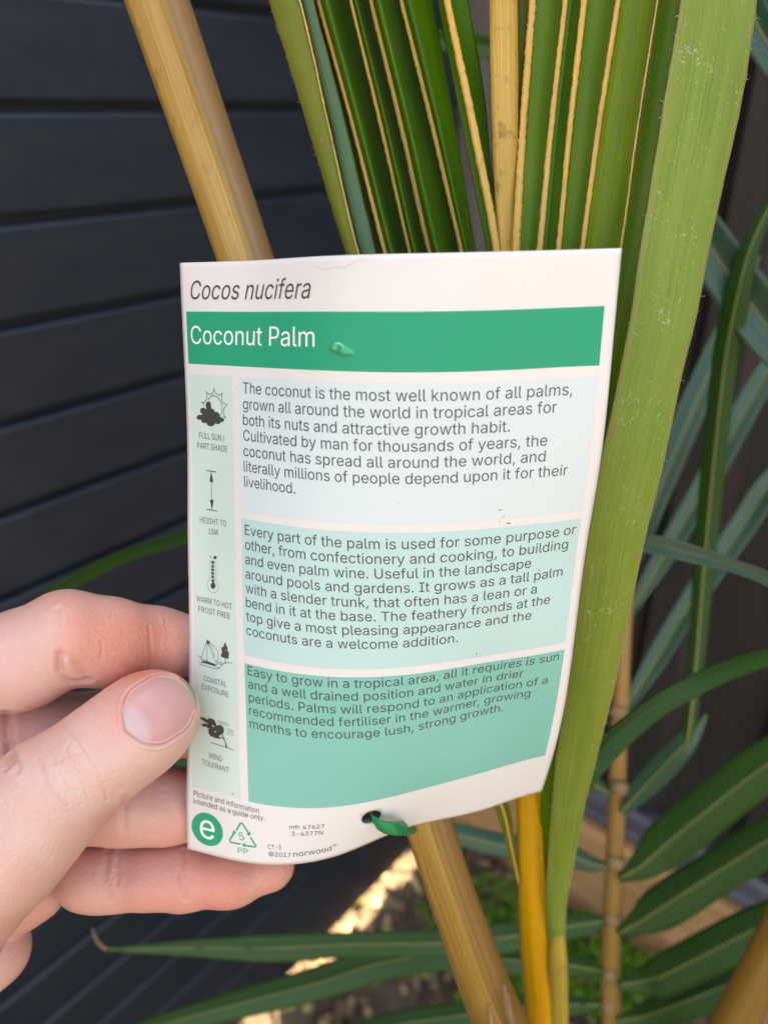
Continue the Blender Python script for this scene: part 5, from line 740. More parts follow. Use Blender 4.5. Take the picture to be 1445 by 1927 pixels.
def bs_basis(t, n):
    t = np.clip(np.atleast_1d(t), 0, 1) * (n - 3)
    i = np.clip(np.floor(t).astype(int), 0, n - 4); f = t - i
    B = np.zeros((len(t), n)); D = np.zeros((len(t), n)); r = np.arange(len(t))
    b = [(1 - f) ** 3 / 6, (3 * f ** 3 - 6 * f ** 2 + 4) / 6, (-3 * f ** 3 + 3 * f ** 2 + 3 * f + 1) / 6, f ** 3 / 6]
    d = [-(1 - f) ** 2 / 2, (3 * f ** 2 - 4 * f) / 2, (-3 * f ** 2 + 2 * f + 1) / 2, f ** 2 / 2]
    for k in range(4):
        B[r, i + k] = b[k]; D[r, i + k] = d[k]
    return B, D

def on_tag(uv, lift=0.0):
    """flat millimetres (u right, v down) on the bent sheet; lift in mm towards the reader; world space"""
    uv = np.atleast_2d(np.asarray(uv, float))
    bu, du = bs_basis(uv[:, 0] / TW, CP.shape[1]); bv, dv = bs_basis(uv[:, 1] / TH, CP.shape[0])
    X = np.einsum('nj,nk,jkc->nc', bv, bu, CP)
    Xu = np.einsum('nj,nk,jkc->nc', bv, du, CP); Xv = np.einsum('nj,nk,jkc->nc', dv, bu, CP)
    nr = unit(np.cross(Xv, Xu))                      # camera space: towards the reader is -z
    nr *= -np.sign(nr[:, 2:3])
    return cam2world((X + nr * lift) / 1000.0)

def tag_mat(name, col, rough, trans, spec=0.4):
    m, nt, bs = new_mat(name)
    n1 = N(nt, 'ShaderNodeTexNoise', Scale=55.0, Detail=4.0)
    nt.links.new(objmap(nt, (1, 1, 1)), n1.inputs[0])
    b = np.array(col)
    c = ramp(nt, n1.outputs[0], [(0.3, tuple(b * 0.97)), (0.7, tuple(b))])
    nt.links.new(c, bs.inputs['Base Color'])
    nt.links.new(ramp(nt, n1.outputs[0], [(0.3, rough - 0.05), (0.7, rough + 0.06)]), bs.inputs['Roughness'])
    bs.inputs['Specular IOR Level'].default_value = spec
    if trans:
        tr = nt.nodes.new('ShaderNodeBsdfTranslucent'); nt.links.new(c, tr.inputs[0])
        ms = nt.nodes.new('ShaderNodeMixShader'); ms.inputs[0].default_value = trans
        nt.links.new(bs.outputs[0], ms.inputs[1]); nt.links.new(tr.outputs[0], ms.inputs[2])
        nt.links.new(ms.outputs[0], nt.nodes['Material Output'].inputs[0])
    return m
TM = {'white': tag_mat('tag_plastic', (0.84, 0.80, 0.775), 0.33, 0.12), 'green': tag_mat('print_green', (0.002, 0.33, 0.185), 0.36, 0, 0.18),
      'p1': tag_mat('print_mist', (0.63, 0.71, 0.715), 0.33, 0), 'p2': tag_mat('print_pale_green', (0.46, 0.665, 0.635), 0.33, 0),
      'p3': tag_mat('print_mint', (0.185, 0.50, 0.415), 0.33, 0), 'pc': tag_mat('print_column', (0.585, 0.715, 0.655), 0.33, 0),
      'ink': tag_mat('print_ink', (0.062, 0.060, 0.066), 0.4, 0), 'paper': tag_mat('print_white', (0.86, 0.86, 0.84), 0.33, 0)}

hole = np.array([46.96, 128.2])
tg = thing('plant_tag', 'bent white plastic plant tag with green bands and text held beside the palm', 'plant tag', on_tag(hole)[0])
# sheet with its punched hole: 1 mm cells, a 6 mm block round the hole bridged to a circle
us = np.concatenate([np.linspace(0, hole[0] - 3, 45), hole[0] + np.arange(-2, 3), np.linspace(hole[0] + 3, TW, 46)])
vs_ = np.concatenate([np.linspace(0, hole[1] - 3, 126), hole[1] + np.arange(-2, 3), np.linspace(hole[1] + 3, TH, 9)])
nu, nv = len(us), len(vs_)
grid = np.array([(u, v) for v in vs_ for u in us])
iu0, iv0 = 44, 125
faces = [(j * nu + i, j * nu + i + 1, (j + 1) * nu + i + 1, (j + 1) * nu + i) for j in range(nv - 1) for i in range(nu - 1) if not (iu0 <= i < iu0 + 6 and iv0 <= j < iv0 + 6)]
per = [(iv0, iu0 + i) for i in range(6)] + [(iv0 + i, iu0 + 6) for i in range(6)] + [(iv0 + 6, iu0 + 6 - i) for i in range(6)] + [(iv0 + 6 - i, iu0) for i in range(6)]
circ = []
for j, i in per:
    d = np.array([us[i], vs_[j]]) - hole
    circ.append(hole + d / np.linalg.norm(d) * 2.5)
b0 = len(grid)
grid = np.vstack([grid, circ])
pi_ = [j * nu + i for j, i in per]
faces += [(pi_[k], pi_[(k + 1) % 24], b0 + (k + 1) % 24, b0 + k) for k in range(24)]
fr = on_tag(grid, 0.0); bk = on_tag(grid, -0.35)
m = len(grid)
allf = [tuple(reversed(f)) for f in faces] + [tuple(q + m for q in f) for f in faces]
rimseq = [j for j in range(nu)] + [j * nu + nu - 1 for j in range(1, nv)] + [(nv - 1) * nu + j for j in range(nu - 2, -1, -1)] + [j * nu for j in range(nv - 2, 0, -1)]
for k in range(len(rimseq)):
    a, b = rimseq[k], rimseq[(k + 1) % len(rimseq)]
    allf.append((a, b, m + b, m + a))
for k in range(24):
    a, b = b0 + k, b0 + (k + 1) % 24
    allf.append((b, a, m + a, m + b))
o = mesh_obj('sheet', np.vstack([fr, bk]), allf, TM['white'], tg)
o.data.polygons.foreach_set('use_smooth', [True] * (2 * len(faces)) + [False] * (len(allf) - 2 * len(faces)))
fix_normals(o)

def print_rect(name, u0, v0, u1, v1, mat, lift=0.03):
    a, b = max(2, int((u1 - u0) / 1.5)), max(2, int((v1 - v0) / 1.5))
    uu, vv2 = np.linspace(u0, u1, a), np.linspace(v0, v1, b)
    pts = np.array([(x, y) for y in vv2 for x in uu])
    f = [(j * a + i, (j + 1) * a + i, (j + 1) * a + i + 1, j * a + i + 1) for j in range(b - 1) for i in range(a - 1)]
    return mesh_obj(name, on_tag(pts, lift), f, TM[mat], tg)
print_rect('colour_band', 1.52, 10.07, 92.75, 21.1, 'green')
print_rect('colour_panel', 1.52, 23.3, 15.18, 122.23, 'pc')
print_rect('colour_panel', 17.44, 23.3, 92.6, 51.62, 'p1')
print_rect('colour_panel', 17.44, 53.44, 92.6, 85.04, 'p2')
print_rect('colour_panel', 17.44, 87.05, 92.6, 122.23, 'p3')

def flat_fill(name, polys, mat, lift):
    """polys: list of loop lists (outer and holes together), flat mm"""
    V, Fc, H_ = [], [], []
    for n_, loops in enumerate(polys):
        pts = [Vector((p[0], p[1], 0)) for l in loops for p in l]
        tris = tessellate_polygon([[Vector((p[0], p[1], 0)) for p in l] for l in loops])
        b = len(V)
        V += [(p.x, p.y) for p in pts]; H_ += [lift + 0.004 * (n_ % 3)] * len(pts)
        for t in tris:
            a, c, d = (pts[i] for i in t)
            if (c - a).cross(d - a).z > 0: t = (t[0], t[2], t[1])
            Fc.append(tuple(b + i for i in t))
    V = [tuple(p) for p in V]
    for _ in range(5):                               # split long triangles so the print hugs the bend
        out, cache, did = [], {}, False
        def midp(i, j):
            k = (min(i, j), max(i, j))
            if k not in cache:
                cache[k] = len(V); V.append(((V[i][0] + V[j][0]) / 2, (V[i][1] + V[j][1]) / 2)); H_.append((H_[i] + H_[j]) / 2)
            return cache[k]
        for a, c, d in Fc:
            e = [math.dist(V[a], V[c]) > 1.3, math.dist(V[c], V[d]) > 1.3, math.dist(V[d], V[a]) > 1.3]
            n = sum(e)
            if n == 0: out.append((a, c, d)); continue
            did = True
            while not e[0] or (n == 2 and e[2]):     # rotate to a standard case
                a, c, d = c, d, a; e = e[1:] + e[:1]
            x = midp(a, c)
            if n == 1: out += [(a, x, d), (x, c, d)]
            elif n == 2: y = midp(c, d); out += [(a, x, d), (x, y, d), (x, c, y)]
            else: y = midp(c, d); z = midp(d, a); out += [(a, x, z), (x, c, y), (z, y, d), (x, y, z)]
        Fc = out
        if not did: break
    return mesh_obj(name, on_tag(V, np.array(H_)[:, None]), Fc, TM[mat], tg, smooth=False)

def lettering(name, txt, a, b, size, mat, font, shear=0.0, lift=0.055, stretch_size=None):
    a, b = np.array(a, float), np.array(b, float)
    x = 0.0; items = []
    for ch in txt:
        adv, loops = font[ch]
        items.append((x, loops)); x += adv
    # ink extents
    xs = [px + ox for ox, lp in items for l in lp for px, py in l]
    x0, x1 = min(xs), max(xs)
    d = (b - a); L = np.linalg.norm(d); d /= L; nrm = np.array([d[1], -d[0]])
    k = L / (x1 - x0); s = size / 1000.0
    polys = []
    def area(l): return sum(l[i - 1][0] * l[i][1] - l[i][0] * l[i - 1][1] for i in range(len(l))) / 2
    def inside(p, l):
        c = False
        for i in range(len(l)):
            (xa, ya), (xb, yb) = l[i - 1], l[i]
            if (ya > p[1]) != (yb > p[1]) and p[0] < (xb - xa) * (p[1] - ya) / (yb - ya) + xa: c = not c
        return c
    for ox, lp in items:
        if not lp: continue
        big = max(lp, key=lambda l: abs(area(l)))
        sg = 1 if area(big) > 0 else -1
        outs = [[l] for l in lp if area(l) * sg > 0]
        for l in lp:
            if area(l) * sg <= 0:
                for g_ in outs:
                    if inside(l[0], g_[0]): g_.append(l); break
        for g_ in outs:                              # strokes of a letter that cross each other
            polys.append([[tuple(a + d * ((px + ox - x0) * k + py * s * shear) + nrm * (py * s)) for px, py in l] for l in g_])
    return flat_fill(name, polys, mat, lift)

blocks = {}
for txt, a, b, size, col, f, sh in ART['text']:
    size = {'Cocos nucifera': 7.5, 'Coconut Palm': 7.45, 'mfr 47627': 2.4, '3-4377N': 2.6, 'CT-5': 2.5, '\u00a92017': 2.5, 'norwood': 3.3, '\u00ae': 1.5, '5': 4.0, 'PP': 3.0}.get(txt, {3.15: 4.45, 1.75: 2.65, 1.9: 2.85}.get(size, size))
    lettering('lettering', txt, a, b, size, {'white': 'paper'}.get(col, col), GLYPHS if f == 'G' else BOLD, sh)

def stroke_poly(pts, w):
    p = np.array(pts, float); n = len(p)
    closed = np.linalg.norm(p[0] - p[-1]) < 1e-6
    t = unit(np.gradient(p, axis=0)); q = np.stack([t[:, 1], -t[:, 0]], -1) * w / 2
    return p + q, p - q
for i, (col, w, pts) in enumerate(ART['stroke']):
    q = [pts[0]]
    for p in pts[1:]:
        m_ = max(1, int(math.dist(q[-1], p) / 0.8)); a_ = q[-1]
        q += [(a_[0] + (p[0] - a_[0]) * t / m_, a_[1] + (p[1] - a_[1]) * t / m_) for t in range(1, m_ + 1)]
    l, r = stroke_poly(q, w)
    V = np.vstack([l, r]); n = len(l)
    f = []
    for k in range(n - 1):
        f.append((k, n + k, n + k + 1, k + 1))
    o = mesh_obj('pictogram', on_tag(V, 0.055 + 0.002 * (i % 5)), f, TM[col], tg, smooth=False)
    fix_normals(o)
for i, (col, pts, holes) in enumerate(ART['fill']):
    flat_fill('pictogram', [[pts] + holes], col, 0.067 + 0.001 * (i % 5))
cu, cv_, cr = ART['circle']
cr = 4.35
flat_fill('emblem', [[[(cu + cr * math.cos(t), cv_ + cr * math.sin(t)) for t in np.linspace(0, 2 * PI, 65)[:-1]]]], 'green', 0.05)
(eL, eR, eB, eT) = ART['e']
eo = lettering('emblem_letter', 'e', (cu - 2.05, cv_ + 2.45), (cu + 2.05, cv_ + 2.45), 12.8, 'paper', BOLD, 0, 0.08)
# specks of dirt and a crease along the top edge
sp_polys = []
for u, v, r in ((74.5, 49.5, .22), (75.2, 51.0, .16), (74.6, 52.1, .13), (76.4, 52.6, .3), (84, 64.5, .2), (60, 119, .12), (16.6, 25.6, .1), (54, 47, .1), (13.2, 121.2, .25), (58, 131, .12), (30, 52.6, .1), (81, 44, .08), (70, 108, .1), (25, 113, .08), (64, 113.5, .1), (49, 24.9, .08), (87, 32, .07), (33, 4.6, .07), (77, 5.5, .08), (71, 84, .2)):
    an = rng.uniform(0, PI)
    sp_polys.append([[(u + r * (1.6 * math.cos(t) * math.cos(an) - .5 * math.sin(t) * math.sin(an)), v + r * (1.6 * math.cos(t) * math.sin(an) + .5 * math.sin(t) * math.cos(an))) for t in np.linspace(0, 2 * PI, 9)[:-1]]])
TM['dirt'] = tag_mat('dirt', (0.16, 0.13, 0.11), 0.8, 0)
tag(flat_fill('dirt_speck', sp_polys, 'dirt', 0.08), kind='stuff')
TM['scuff'] = tag_mat('scuff', (0.74, 0.67, 0.62), 0.5, 0)
flat_fill('scuff', [[[(35.5, 1.3), (38, 2.1), (40, 2.55), (41.5, 2.2), (44, 2.3), (46, 1.3), (49.5, .55), (46, 1.05), (44, 1.9), (41.5, 1.9), (40, 2.3), (38, 1.9)]]], 'scuff', 0.03)

# clear drop lying on the green band
drop_m, nt, bs = new_mat('clear_drop')
bs.inputs['Base Color'].default_value = (0.012, 0.36, 0.19, 1); bs.inputs['Roughness'].default_value = 0.06
bs.inputs['Coat Weight'].default_value = 0.5; bs.inputs['IOR'].default_value = 1.4
V, Fc = [], []
nr_, na = 8, 28
for i in range(nr_):
    for k in range(na):
        t = 2 * PI * k / na; r = (i / (nr_ - 1))
        ru = 2.7 * (1 + .10 * math.sin(3 * t + 1)) * r; rv = 1.15 * (1 + .16 * math.sin(2 * t)) * r
        u, v = ru * math.cos(t), rv * math.sin(t)
        V.append((42.9 + u * .97 - v * .2, 17.0 + u * .22 + v * .97, 0.04 + 0.6 * math.sqrt(max(0, 1 - r * r)) * (1 + .25 * math.sin(2.2 * u))))
P3 = np.array([on_tag([q[:2]], q[2])[0] for q in V])
Fc = [(i * na + k, i * na + (k + 1) % na, (i + 1) * na + (k + 1) % na, (i + 1) * na + k) for i in range(nr_ - 1) for k in range(na)]
o = mesh_obj('water_drop', P3, Fc, drop_m)
tag(o, 'small clear drop on the green Coconut Palm band of the tag', 'drop')

# green tie through the hole and round the stalk
tie_m, nt, bs = new_mat('green_tie')
bs.inputs['Base Color'].default_value = (0.008, 0.33, 0.13, 1); bs.inputs['Roughness'].default_value = 0.3
tr = nt.nodes.new('ShaderNodeBsdfTranslucent'); tr.inputs[0].default_value = (0.01, 0.5, 0.2, 1)
ms = nt.nodes.new('ShaderNodeMixShader'); ms.inputs[0].default_value = 0.45
nt.links.new(bs.outputs[0], ms.inputs[1]); nt.links.new(tr.outputs[0], ms.inputs[2]); nt.links.new(ms.outputs[0], nt.nodes['Material Output'].inputs[0])
h0 = on_tag(hole)[0]
tie = thing('plant_tie', 'green plastic tie looped through the tag hole onto the tan palm stalk', 'tie', h0)
zt = CP.shape
stalk_c = at(806, 1556, .2275)
def tag_depth(u, v):
    q = on_tag([(u, v)])[0] - CAM
    return q[1] * cp_ - q[2] * sp_
zh = tag_depth(*hole)
path = [at(697, 1500, zh + .004), at(697, 1522, zh + .003), at(700, 1538, zh + .0012), at(706, 1549, zh - .0012), at(722, 1558, zh - .0016), at(741, 1560, zh - .0010)]
sx = at(760, 1559, zh + .004)
path += [sx, at(781, 1557, .215), at(772, 1535, .232), at(800, 1500, .245), at(845, 1490, .240), at(857, 1495, .224), at(830, 1500, .213)]
pw = crom(np.array(path), 70)
tan = unit(np.gradient(pw, axis=0))
axis = unit(at(858, 1708, .236) - at(813, 1573, .228))
wv_ = unit(axis[None] - tan * (tan @ axis)[:, None])
hw = np.interp(np.linspace(0, 1, 70), [0, .2, .35, .5, 1], [.0016, .0017, .0013, .0008, .0012])[:, None]
v, f, uv = strip_mesh(pw - wv_ * hw, pw + wv_ * hw, 0.0003, 5, 0.0004, BOW, 0)
mesh_obj('band', v, f, tie_m, tie)

# ------------------------------------------------------------------ the hand: one continuous surface grown from its skeleton
def S3(px, py, z): return sight(px, py, z) * 1000.0          # camera-space millimetres
J = lambda px, py, z, r: (*S3(px, py, z), r)
HG = 0.9
lo = np.array([-176.0, 6.0, 146.0]); hi = np.array([-14.0, 178.0, 232.0])
dims = np.ceil((hi - lo) / HG).astype(int)
ax = [lo[i] + HG * np.arange(dims[i]) for i in range(3)]

def cone_sdf(P, a, b):
    """round cone: distance from points P to the hull of two spheres"""
    a3, ra, b3, rb = np.array(a[:3]), a[3], np.array(b[:3]), b[3]
    ba = b3 - a3; l2 = ba @ ba; rr = ra - rb; a2 = l2 - rr * rr; il2 = 1.0 / l2
    pa = P - a3
    y = pa @ ba; z = y - l2
    xv = pa * l2 - ba * y[..., None]
    x2 = (xv * xv).sum(-1)
    y2 = y * y * l2; z2 = z * z * l2
    k = np.sign(rr) * rr * rr * x2
    d = (np.sqrt(x2 * a2 * il2) + y * rr) * il2 - ra
    d = np.where(np.sign(z) * a2 * z2 > k, np.sqrt(x2 + z2) * il2 - rb, d)
    d = np.where(np.sign(y) * a2 * y2 < k, np.sqrt(x2 + y2) * il2 - ra, d)
    return d

def smin(a, b, k):
    h = np.clip(k - np.abs(a - b), 0, None) / k
    return np.minimum(a, b) - h * h * k * 0.25

# chains of (px, py, depth m, radius mm); extra pads are balls blended in
CH = {
 'thumb': dict(k=5, j=[J(-420, 1960, .190, 21), J(-150, 1745, .172, 17.0), J(0, 1592, .166, 13.8), J(105, 1487, .1675, 11.3), J(205, 1412, .1700, 10.3), J(274, 1358, .1730, 9.9), J(286, 1349, .1735, 9.4)],
               pad=[(J(60, 1540, .1665, 11.8), 4), (J(110, 1482, .1655, 9.6), 3), (J(255, 1378, .1755, 9.2), 4), (J(306, 1346, .1765, 7.2), 4)]),
 'index': dict(k=4, j=[J(-260, 1330, .190, 13.0), J(-70, 1262, .183, 11.0), J(60, 1232, .1795, 10.5), J(126, 1203, .1790, 9.9), J(205, 1205, .1850, 9.6), J(292, 1208, .1925, 8.2), J(400, 1222, .197, 7.2)],
               pad=[(J(30, 1252, .1775, 10.0), 4), (J(200, 1214, .1835, 8.9), 4), (J(128, 1185, .1805, 8.6), 3)]),
 'middle': dict(k=4, j=[J(-260, 1470, .196, 13.0), J(-90, 1420, .1935, 11.0), J(40, 1392, .1915, 10.5), J(200, 1372, .1965, 9.2), J(345, 1362, .2000, 7.9), J(430, 1360, .200, 6.8)],
                pad=[(J(110, 1385, .1915, 9.5), 4), (J(-45, 1392, .189, 10.0), 3)]),
 'ring': dict(k=4, j=[J(-250, 1600, .200, 12.5), J(-70, 1545, .198, 10.8), J(70, 1520, .1955, 10.2), J(190, 1512, .1965, 9.3), J(310, 1518, .1985, 8.8), J(440, 1524, .2005, 7.0)],
              pad=[(J(240, 1522, .1950, 8.6), 4), (J(-20, 1552, .1950, 9.8), 4)]),
 'pinky_root': dict(k=3.5, rk=0.6, j=[J(-240, 1720, .203, 12.5), J(-90, 1700, .200, 10.6), J(20, 1690, .1995, 8.4), J(72, 1684, .2005, 6.8)], pad=[(J(30, 1700, .1975, 7.0), 3)]),
 'pinky': dict(k=3.5, rk=0.0, j=[J(160, 1650, .1985, 8.0), J(215, 1650, .1990, 7.8), J(345, 1650, .2000, 7.9), J(440, 1648, .2015, 7.0), J(510, 1637, .2035, 4.7), J(524, 1633, .204, 3.6)],
               pad=[(J(175, 1657, .1970, 7.0), 3), (J(278, 1655, .1968, 7.0), 3), (J(415, 1652, .1985, 6.2), 3)]),
 'palm': dict(k=12, j=[J(-300, 1420, .203, 17), J(-300, 1560, .206, 18), J(-280, 1690, .206, 17), J(-330, 1830, .206, 19), J(-560, 1960, .206, 22)],
              pad=[(J(-120, 1790, .198, 13.5), 8), (J(-18, 1788, .1985, 9.8), 4), (J(-70, 1840, .198, 9.0), 5), (J(-300, 1800, .190, 20), 10), (J(-420, 1700, .205, 20), 12)]),
}
CREASE_CUT = [  # gentle waists where a joint folds, (point, radius, depth)
]

def hand_sdf(P):
    d = None
    order = ('palm', 'index', 'middle', 'ring', 'pinky_root', 'pinky', 'thumb')
    for nme in order:
        c = CH[nme]; dc = None
        jj = c['j']
        for a, b in zip(jj[:-1], jj[1:]):
            q = cone_sdf(P, a, b)
            dc = q if dc is None else smin(dc, q, c['k'])
        for b, k in c['pad']:
            q = np.linalg.norm(P - np.array(b[:3]), axis=-1) - b[3]
            dc = smin(dc, q, k)
        if d is None: d = dc
        else:
            # fingers meet as separate skins; near the palm they melt into it
            rt = np.array(jj[0][:3])
            w = np.clip(1 - np.linalg.norm(P - rt, axis=-1) / 34.0, 0, 1)
            kk = 0.5 + 11.0 * w * c.get('rk', 1.0)
            h = np.clip(kk - np.abs(d - dc), 0, None) / kk
            d = np.minimum(d, dc) - h * h * kk * 0.25
    return d

def hand_grid():
    f = np.empty(dims, np.float32)
    Y, Z = np.meshgrid(ax[1], ax[2], indexing='ij')
    for i0 in range(0, dims[0], 16):
        xs = ax[0][i0:i0 + 16]
        P = np.stack([np.broadcast_to(xs[:, None, None], (len(xs), *Y.shape)), np.broadcast_to(Y, (len(xs), *Y.shape)), np.broadcast_to(Z, (len(xs), *Y.shape))], -1).astype(np.float32)
        f[i0:i0 + 16] = hand_sdf(P)
    f[0], f[-1], f[:, 0], f[:, -1], f[:, :, 0], f[:, :, -1] = [np.maximum(q, 0.5) for q in (f[0], f[-1], f[:, 0], f[:, -1], f[:, :, 0], f[:, :, -1])]
    return f

def surface_nets(f):
    s = f < 0
    n = np.array(f.shape) - 1
    corners = [(i, j, k) for i in (0, 1) for j in (0, 1) for k in (0, 1)]
    cnt = sum(s[i:i + n[0], j:j + n[1], k:k + n[2]].astype(np.int8) for i, j, k in corners)
    act = (cnt > 0) & (cnt < 8)
    cells = np.argwhere(act)
    idx = -np.ones(n, np.int64); idx[act] = np.arange(len(cells))
    acc = np.zeros((len(cells), 3)); num = np.zeros(len(cells))
    for a in range(8):
        for b in range(a + 1, 8):
            ca, cb = np.array(corners[a]), np.array(corners[b])
            if np.abs(ca - cb).sum() != 1: continue
            fa = f[tuple((cells + ca).T)]; fb = f[tuple((cells + cb).T)]
            m = (fa < 0) != (fb < 0)
            t = np.where(m, fa / np.where(m, fa - fb, 1), 0)
            acc += np.where(m[:, None], ca + (cb - ca) * t[:, None], 0); num += m
    V = (cells + acc / num[:, None]) * HG + lo
    quads = []
    for d in range(3):
        e = np.eye(3, dtype=int)[d]; u, v = [np.eye(3, dtype=int)[q] for q in ((d + 1) % 3, (d + 2) % 3)]
        A = s[tuple(slice(0, f.shape[i] - e[i]) for i in range(3))]
        Bq = s[tuple(slice(e[i], f.shape[i]) for i in range(3))]
        g = np.argwhere(A != Bq)
        g = g[(g[:, (d + 1) % 3] > 0) & (g[:, (d + 2) % 3] > 0) & (g[:, (d + 1) % 3] < n[(d + 1) % 3]) & (g[:, (d + 2) % 3] < n[(d + 2) % 3])]
        q = np.stack([idx[tuple((g - o_).T)] for o_ in (u * 0, u, u + v, v)], -1)
        fl = s[tuple(g.T)]
        q[~fl] = q[~fl][:, ::-1]
        quads.append(q[(q >= 0).all(1)])
    return V, np.vstack(quads)

def hand_normal(P):
    e = 0.25
    g = np.stack([hand_sdf(P + np.eye(3)[i] * e) - hand_sdf(P - np.eye(3)[i] * e) for i in range(3)], -1)
    return unit(g)

def cast(pts):
    """first skin point seen along the sight lines through photograph points"""
    r = np.array([sight(x, y, 1.0) for x, y in pts]); z = np.full(len(r), 140.0); ln = np.linalg.norm(r, axis=1)
    for _ in range(80):
        d = hand_sdf(r * z[:, None]); z = z + np.clip(d, -3, 6) / ln * 0.9
    return r * z[:, None]

person = thing('person', 'bare left hand pinching the left edge of the plant tag, thumb in front', 'person', at(-100, 1600, .19))
hv, hq = surface_nets(hand_grid())
for _ in range(2): hv = hv - hand_normal(hv) * hand_sdf(hv)[:, None] * 0.9
me = bpy.data.meshes.new('hand')
me.from_pydata([tuple(v) for v in hv], [], [tuple(map(int, q)) for q in hq])
bm = bmesh.new(); bm.from_mesh(me)
vis = [f for f in bm.faces if f.calc_center_median().x > -96]
bmesh.ops.subdivide_edges(bm, edges=list({e for f in vis for e in f.edges}), cuts=1, use_grid_fill=True)
fine = [(S3(128, 1440, .158), 15), (S3(270, 1350, .165), 17), (S3(140, 1230, .171), 14), (S3(280, 1215, .184), 9), (S3(215, 1650, .191), 10), (S3(346, 1655, .192), 8)]
vis = [f for f in bm.faces if any((f.calc_center_median() - Vector(c_)).length < r_ for c_, r_ in fine)]
bmesh.ops.subdivide_edges(bm, edges=list({e for f in vis for e in f.edges}), cuts=1, use_grid_fill=True)
bmesh.ops.recalc_face_normals(bm, faces=bm.faces)
bm.to_mesh(me); bm.free()
hv = np.empty(len(me.vertices) * 3); me.vertices.foreach_get('co', hv); hv = hv.reshape(-1, 3)
hv = hv - hand_normal(hv) * hand_sdf(hv)[:, None] * 0.9
nrm = hand_normal(hv)

# nail outline on the thumb, traced on the skin
NC, ND, NW = np.array([298.0, 1336.0]), np.array([0.845, -0.535]), np.array([0.535, 0.845])
def nail_pt(a, b):
    """a along the nail 0 (base) .. 1 (tip), b across -1..1"""
    half = 62 * (1 - 0.42 * max(0, (0.36 - a) / 0.36) ** 2.2 - 0.40 * max(0, (a - 0.58) / 0.42) ** 2.2)
    al = (a - 0.5) * 118 - 3
    al += (-14 * (1 - abs(b)) * (1 - a) ** 2 + 15 * (1 - b * b) * a ** 2) if True else 0
    return NC + ND * (al + 3) + NW * b * half
# creases: polylines in photograph pixels, depth mm, half-width mm
CR = [([(72, 1427), (82, 1452), (92, 1475), (108, 1497), (127, 1515)], .25, .40), ([(118, 1366), (134, 1385), (149, 1405), (176, 1445), (193, 1475), (203, 1508)], .20, .40),
      ([(92, 1440), (112, 1433), (132, 1423), (167, 1412)], .12, .24), ([(101, 1464), (117, 1455), (132, 1445), (158, 1430)], .12, .24), ([(132, 1396), (120, 1420), (114, 1445), (127, 1478)], .12, .24), ([(84, 1408), (98, 1420), (104, 1440)], .10, .22), ([(146, 1450), (155, 1475), (166, 1500)], .11, .24), ([(105, 1500), (128, 1490), (150, 1487)], .10, .22),
      ([(108, 1150), (107, 1170), (108, 1200), (110, 1228), (114, 1262)], .35, .8), ([(112, 1235), (112, 1262), (127, 1280), (148, 1283), (168, 1281)], .5, .8), ([(114, 1225), (135, 1240), (152, 1258), (166, 1280)], .3, .8),
      ([(281, 1180), (283, 1205), (286, 1235), (284, 1256)], .17, .5), ([(190, 1208), (192, 1222), (190, 1240)], .18, .4), ([(262, 1188), (268, 1204), (272, 1216)], .10, .22),
      ([(206, 1596), (203, 1615), (198, 1640), (199, 1665), (206, 1690)], .38, .75), ([(224, 1602), (222, 1630), (220, 1664)], .22, .5), ([(347, 1600), (343, 1625), (340, 1650), (344, 1670), (351, 1692)], .34, .7), ([(352, 1610), (349, 1630), (350, 1650)], .15, .4),
      ([(237, 1500), (234, 1530), (236, 1562)], .3, .8), ([(15, 1338), (13, 1370), (15, 1405), (18, 1440)], 1.0, 1.1), ([(22, 1400), (30, 1425), (34, 1450)], .4, .7)]
for bx, by, dx, dy, n_, sp in ((125, 1445, .35, .94, 16, 34), (198, 1655, .05, 1.0, 7, 12), (346, 1650, .05, 1.0, 6, 10), (255, 1215, .12, 1.0, 8, 45), (60, 1530, .4, .9, 8, 34)):
    for _ in range(n_):
        o_ = rng.normal(0, sp, 2); L_ = rng.uniform(10, 34); b_ = rng.normal(0, .22)
        c_, s__ = math.cos(b_), math.sin(b_); ux, uy = dx * c_ - dy * s__, dx * s__ + dy * c_
        p_ = np.array([bx, by]) + o_
        CR.append(([tuple(p_ - np.array([ux, uy]) * L_ / 2), tuple(p_ + np.array([-uy, ux]) * rng.normal(0, 2.5)), tuple(p_ + np.array([ux, uy]) * L_ / 2)], rng.uniform(.04, .09), .22))
disp = np.zeros(len(hv))
front = nrm[:, 2] < 0.35
def groove_along(p3, depth, half, lift=0.0):
    kd = kdtree.KDTree(len(p3))
    for i, p in enumerate(p3): kd.insert(p, i)
    kd.balance()
    bb0, bb1 = p3.min(0) - 4, p3.max(0) + 4
    for i in np.where(((hv > bb0) & (hv < bb1)).all(1))[0]:
        dd = kd.find(hv[i])[2]
        disp[i] += -depth * math.exp(-(dd / half) ** 2) + lift * math.exp(-((dd - 2.0 * half) / half) ** 2)
for pts, dep, half in CR:
    c = crom(np.array([(x, y, 0.0) for x, y in pts]), 60)[:, :2]
    c += rng.normal(0, 0.6, c.shape)
    groove_along(cast(c), dep, half, dep * 0.22)
edge_px = [nail_pt(1.0, -1), *[nail_pt(a, -1) for a in np.linspace(.95, .05, 16)], *[nail_pt(0, b) for b in np.linspace(-1, 1, 22)], *[nail_pt(a, 1) for a in np.linspace(.05, .95, 16)]]
edge3 = cast(np.vstack([np.linspace(edge_px[i], edge_px[i + 1], 5)[:-1] for i in range(len(edge_px) - 1)]))
groove_along(edge3, .20, .36, .22)
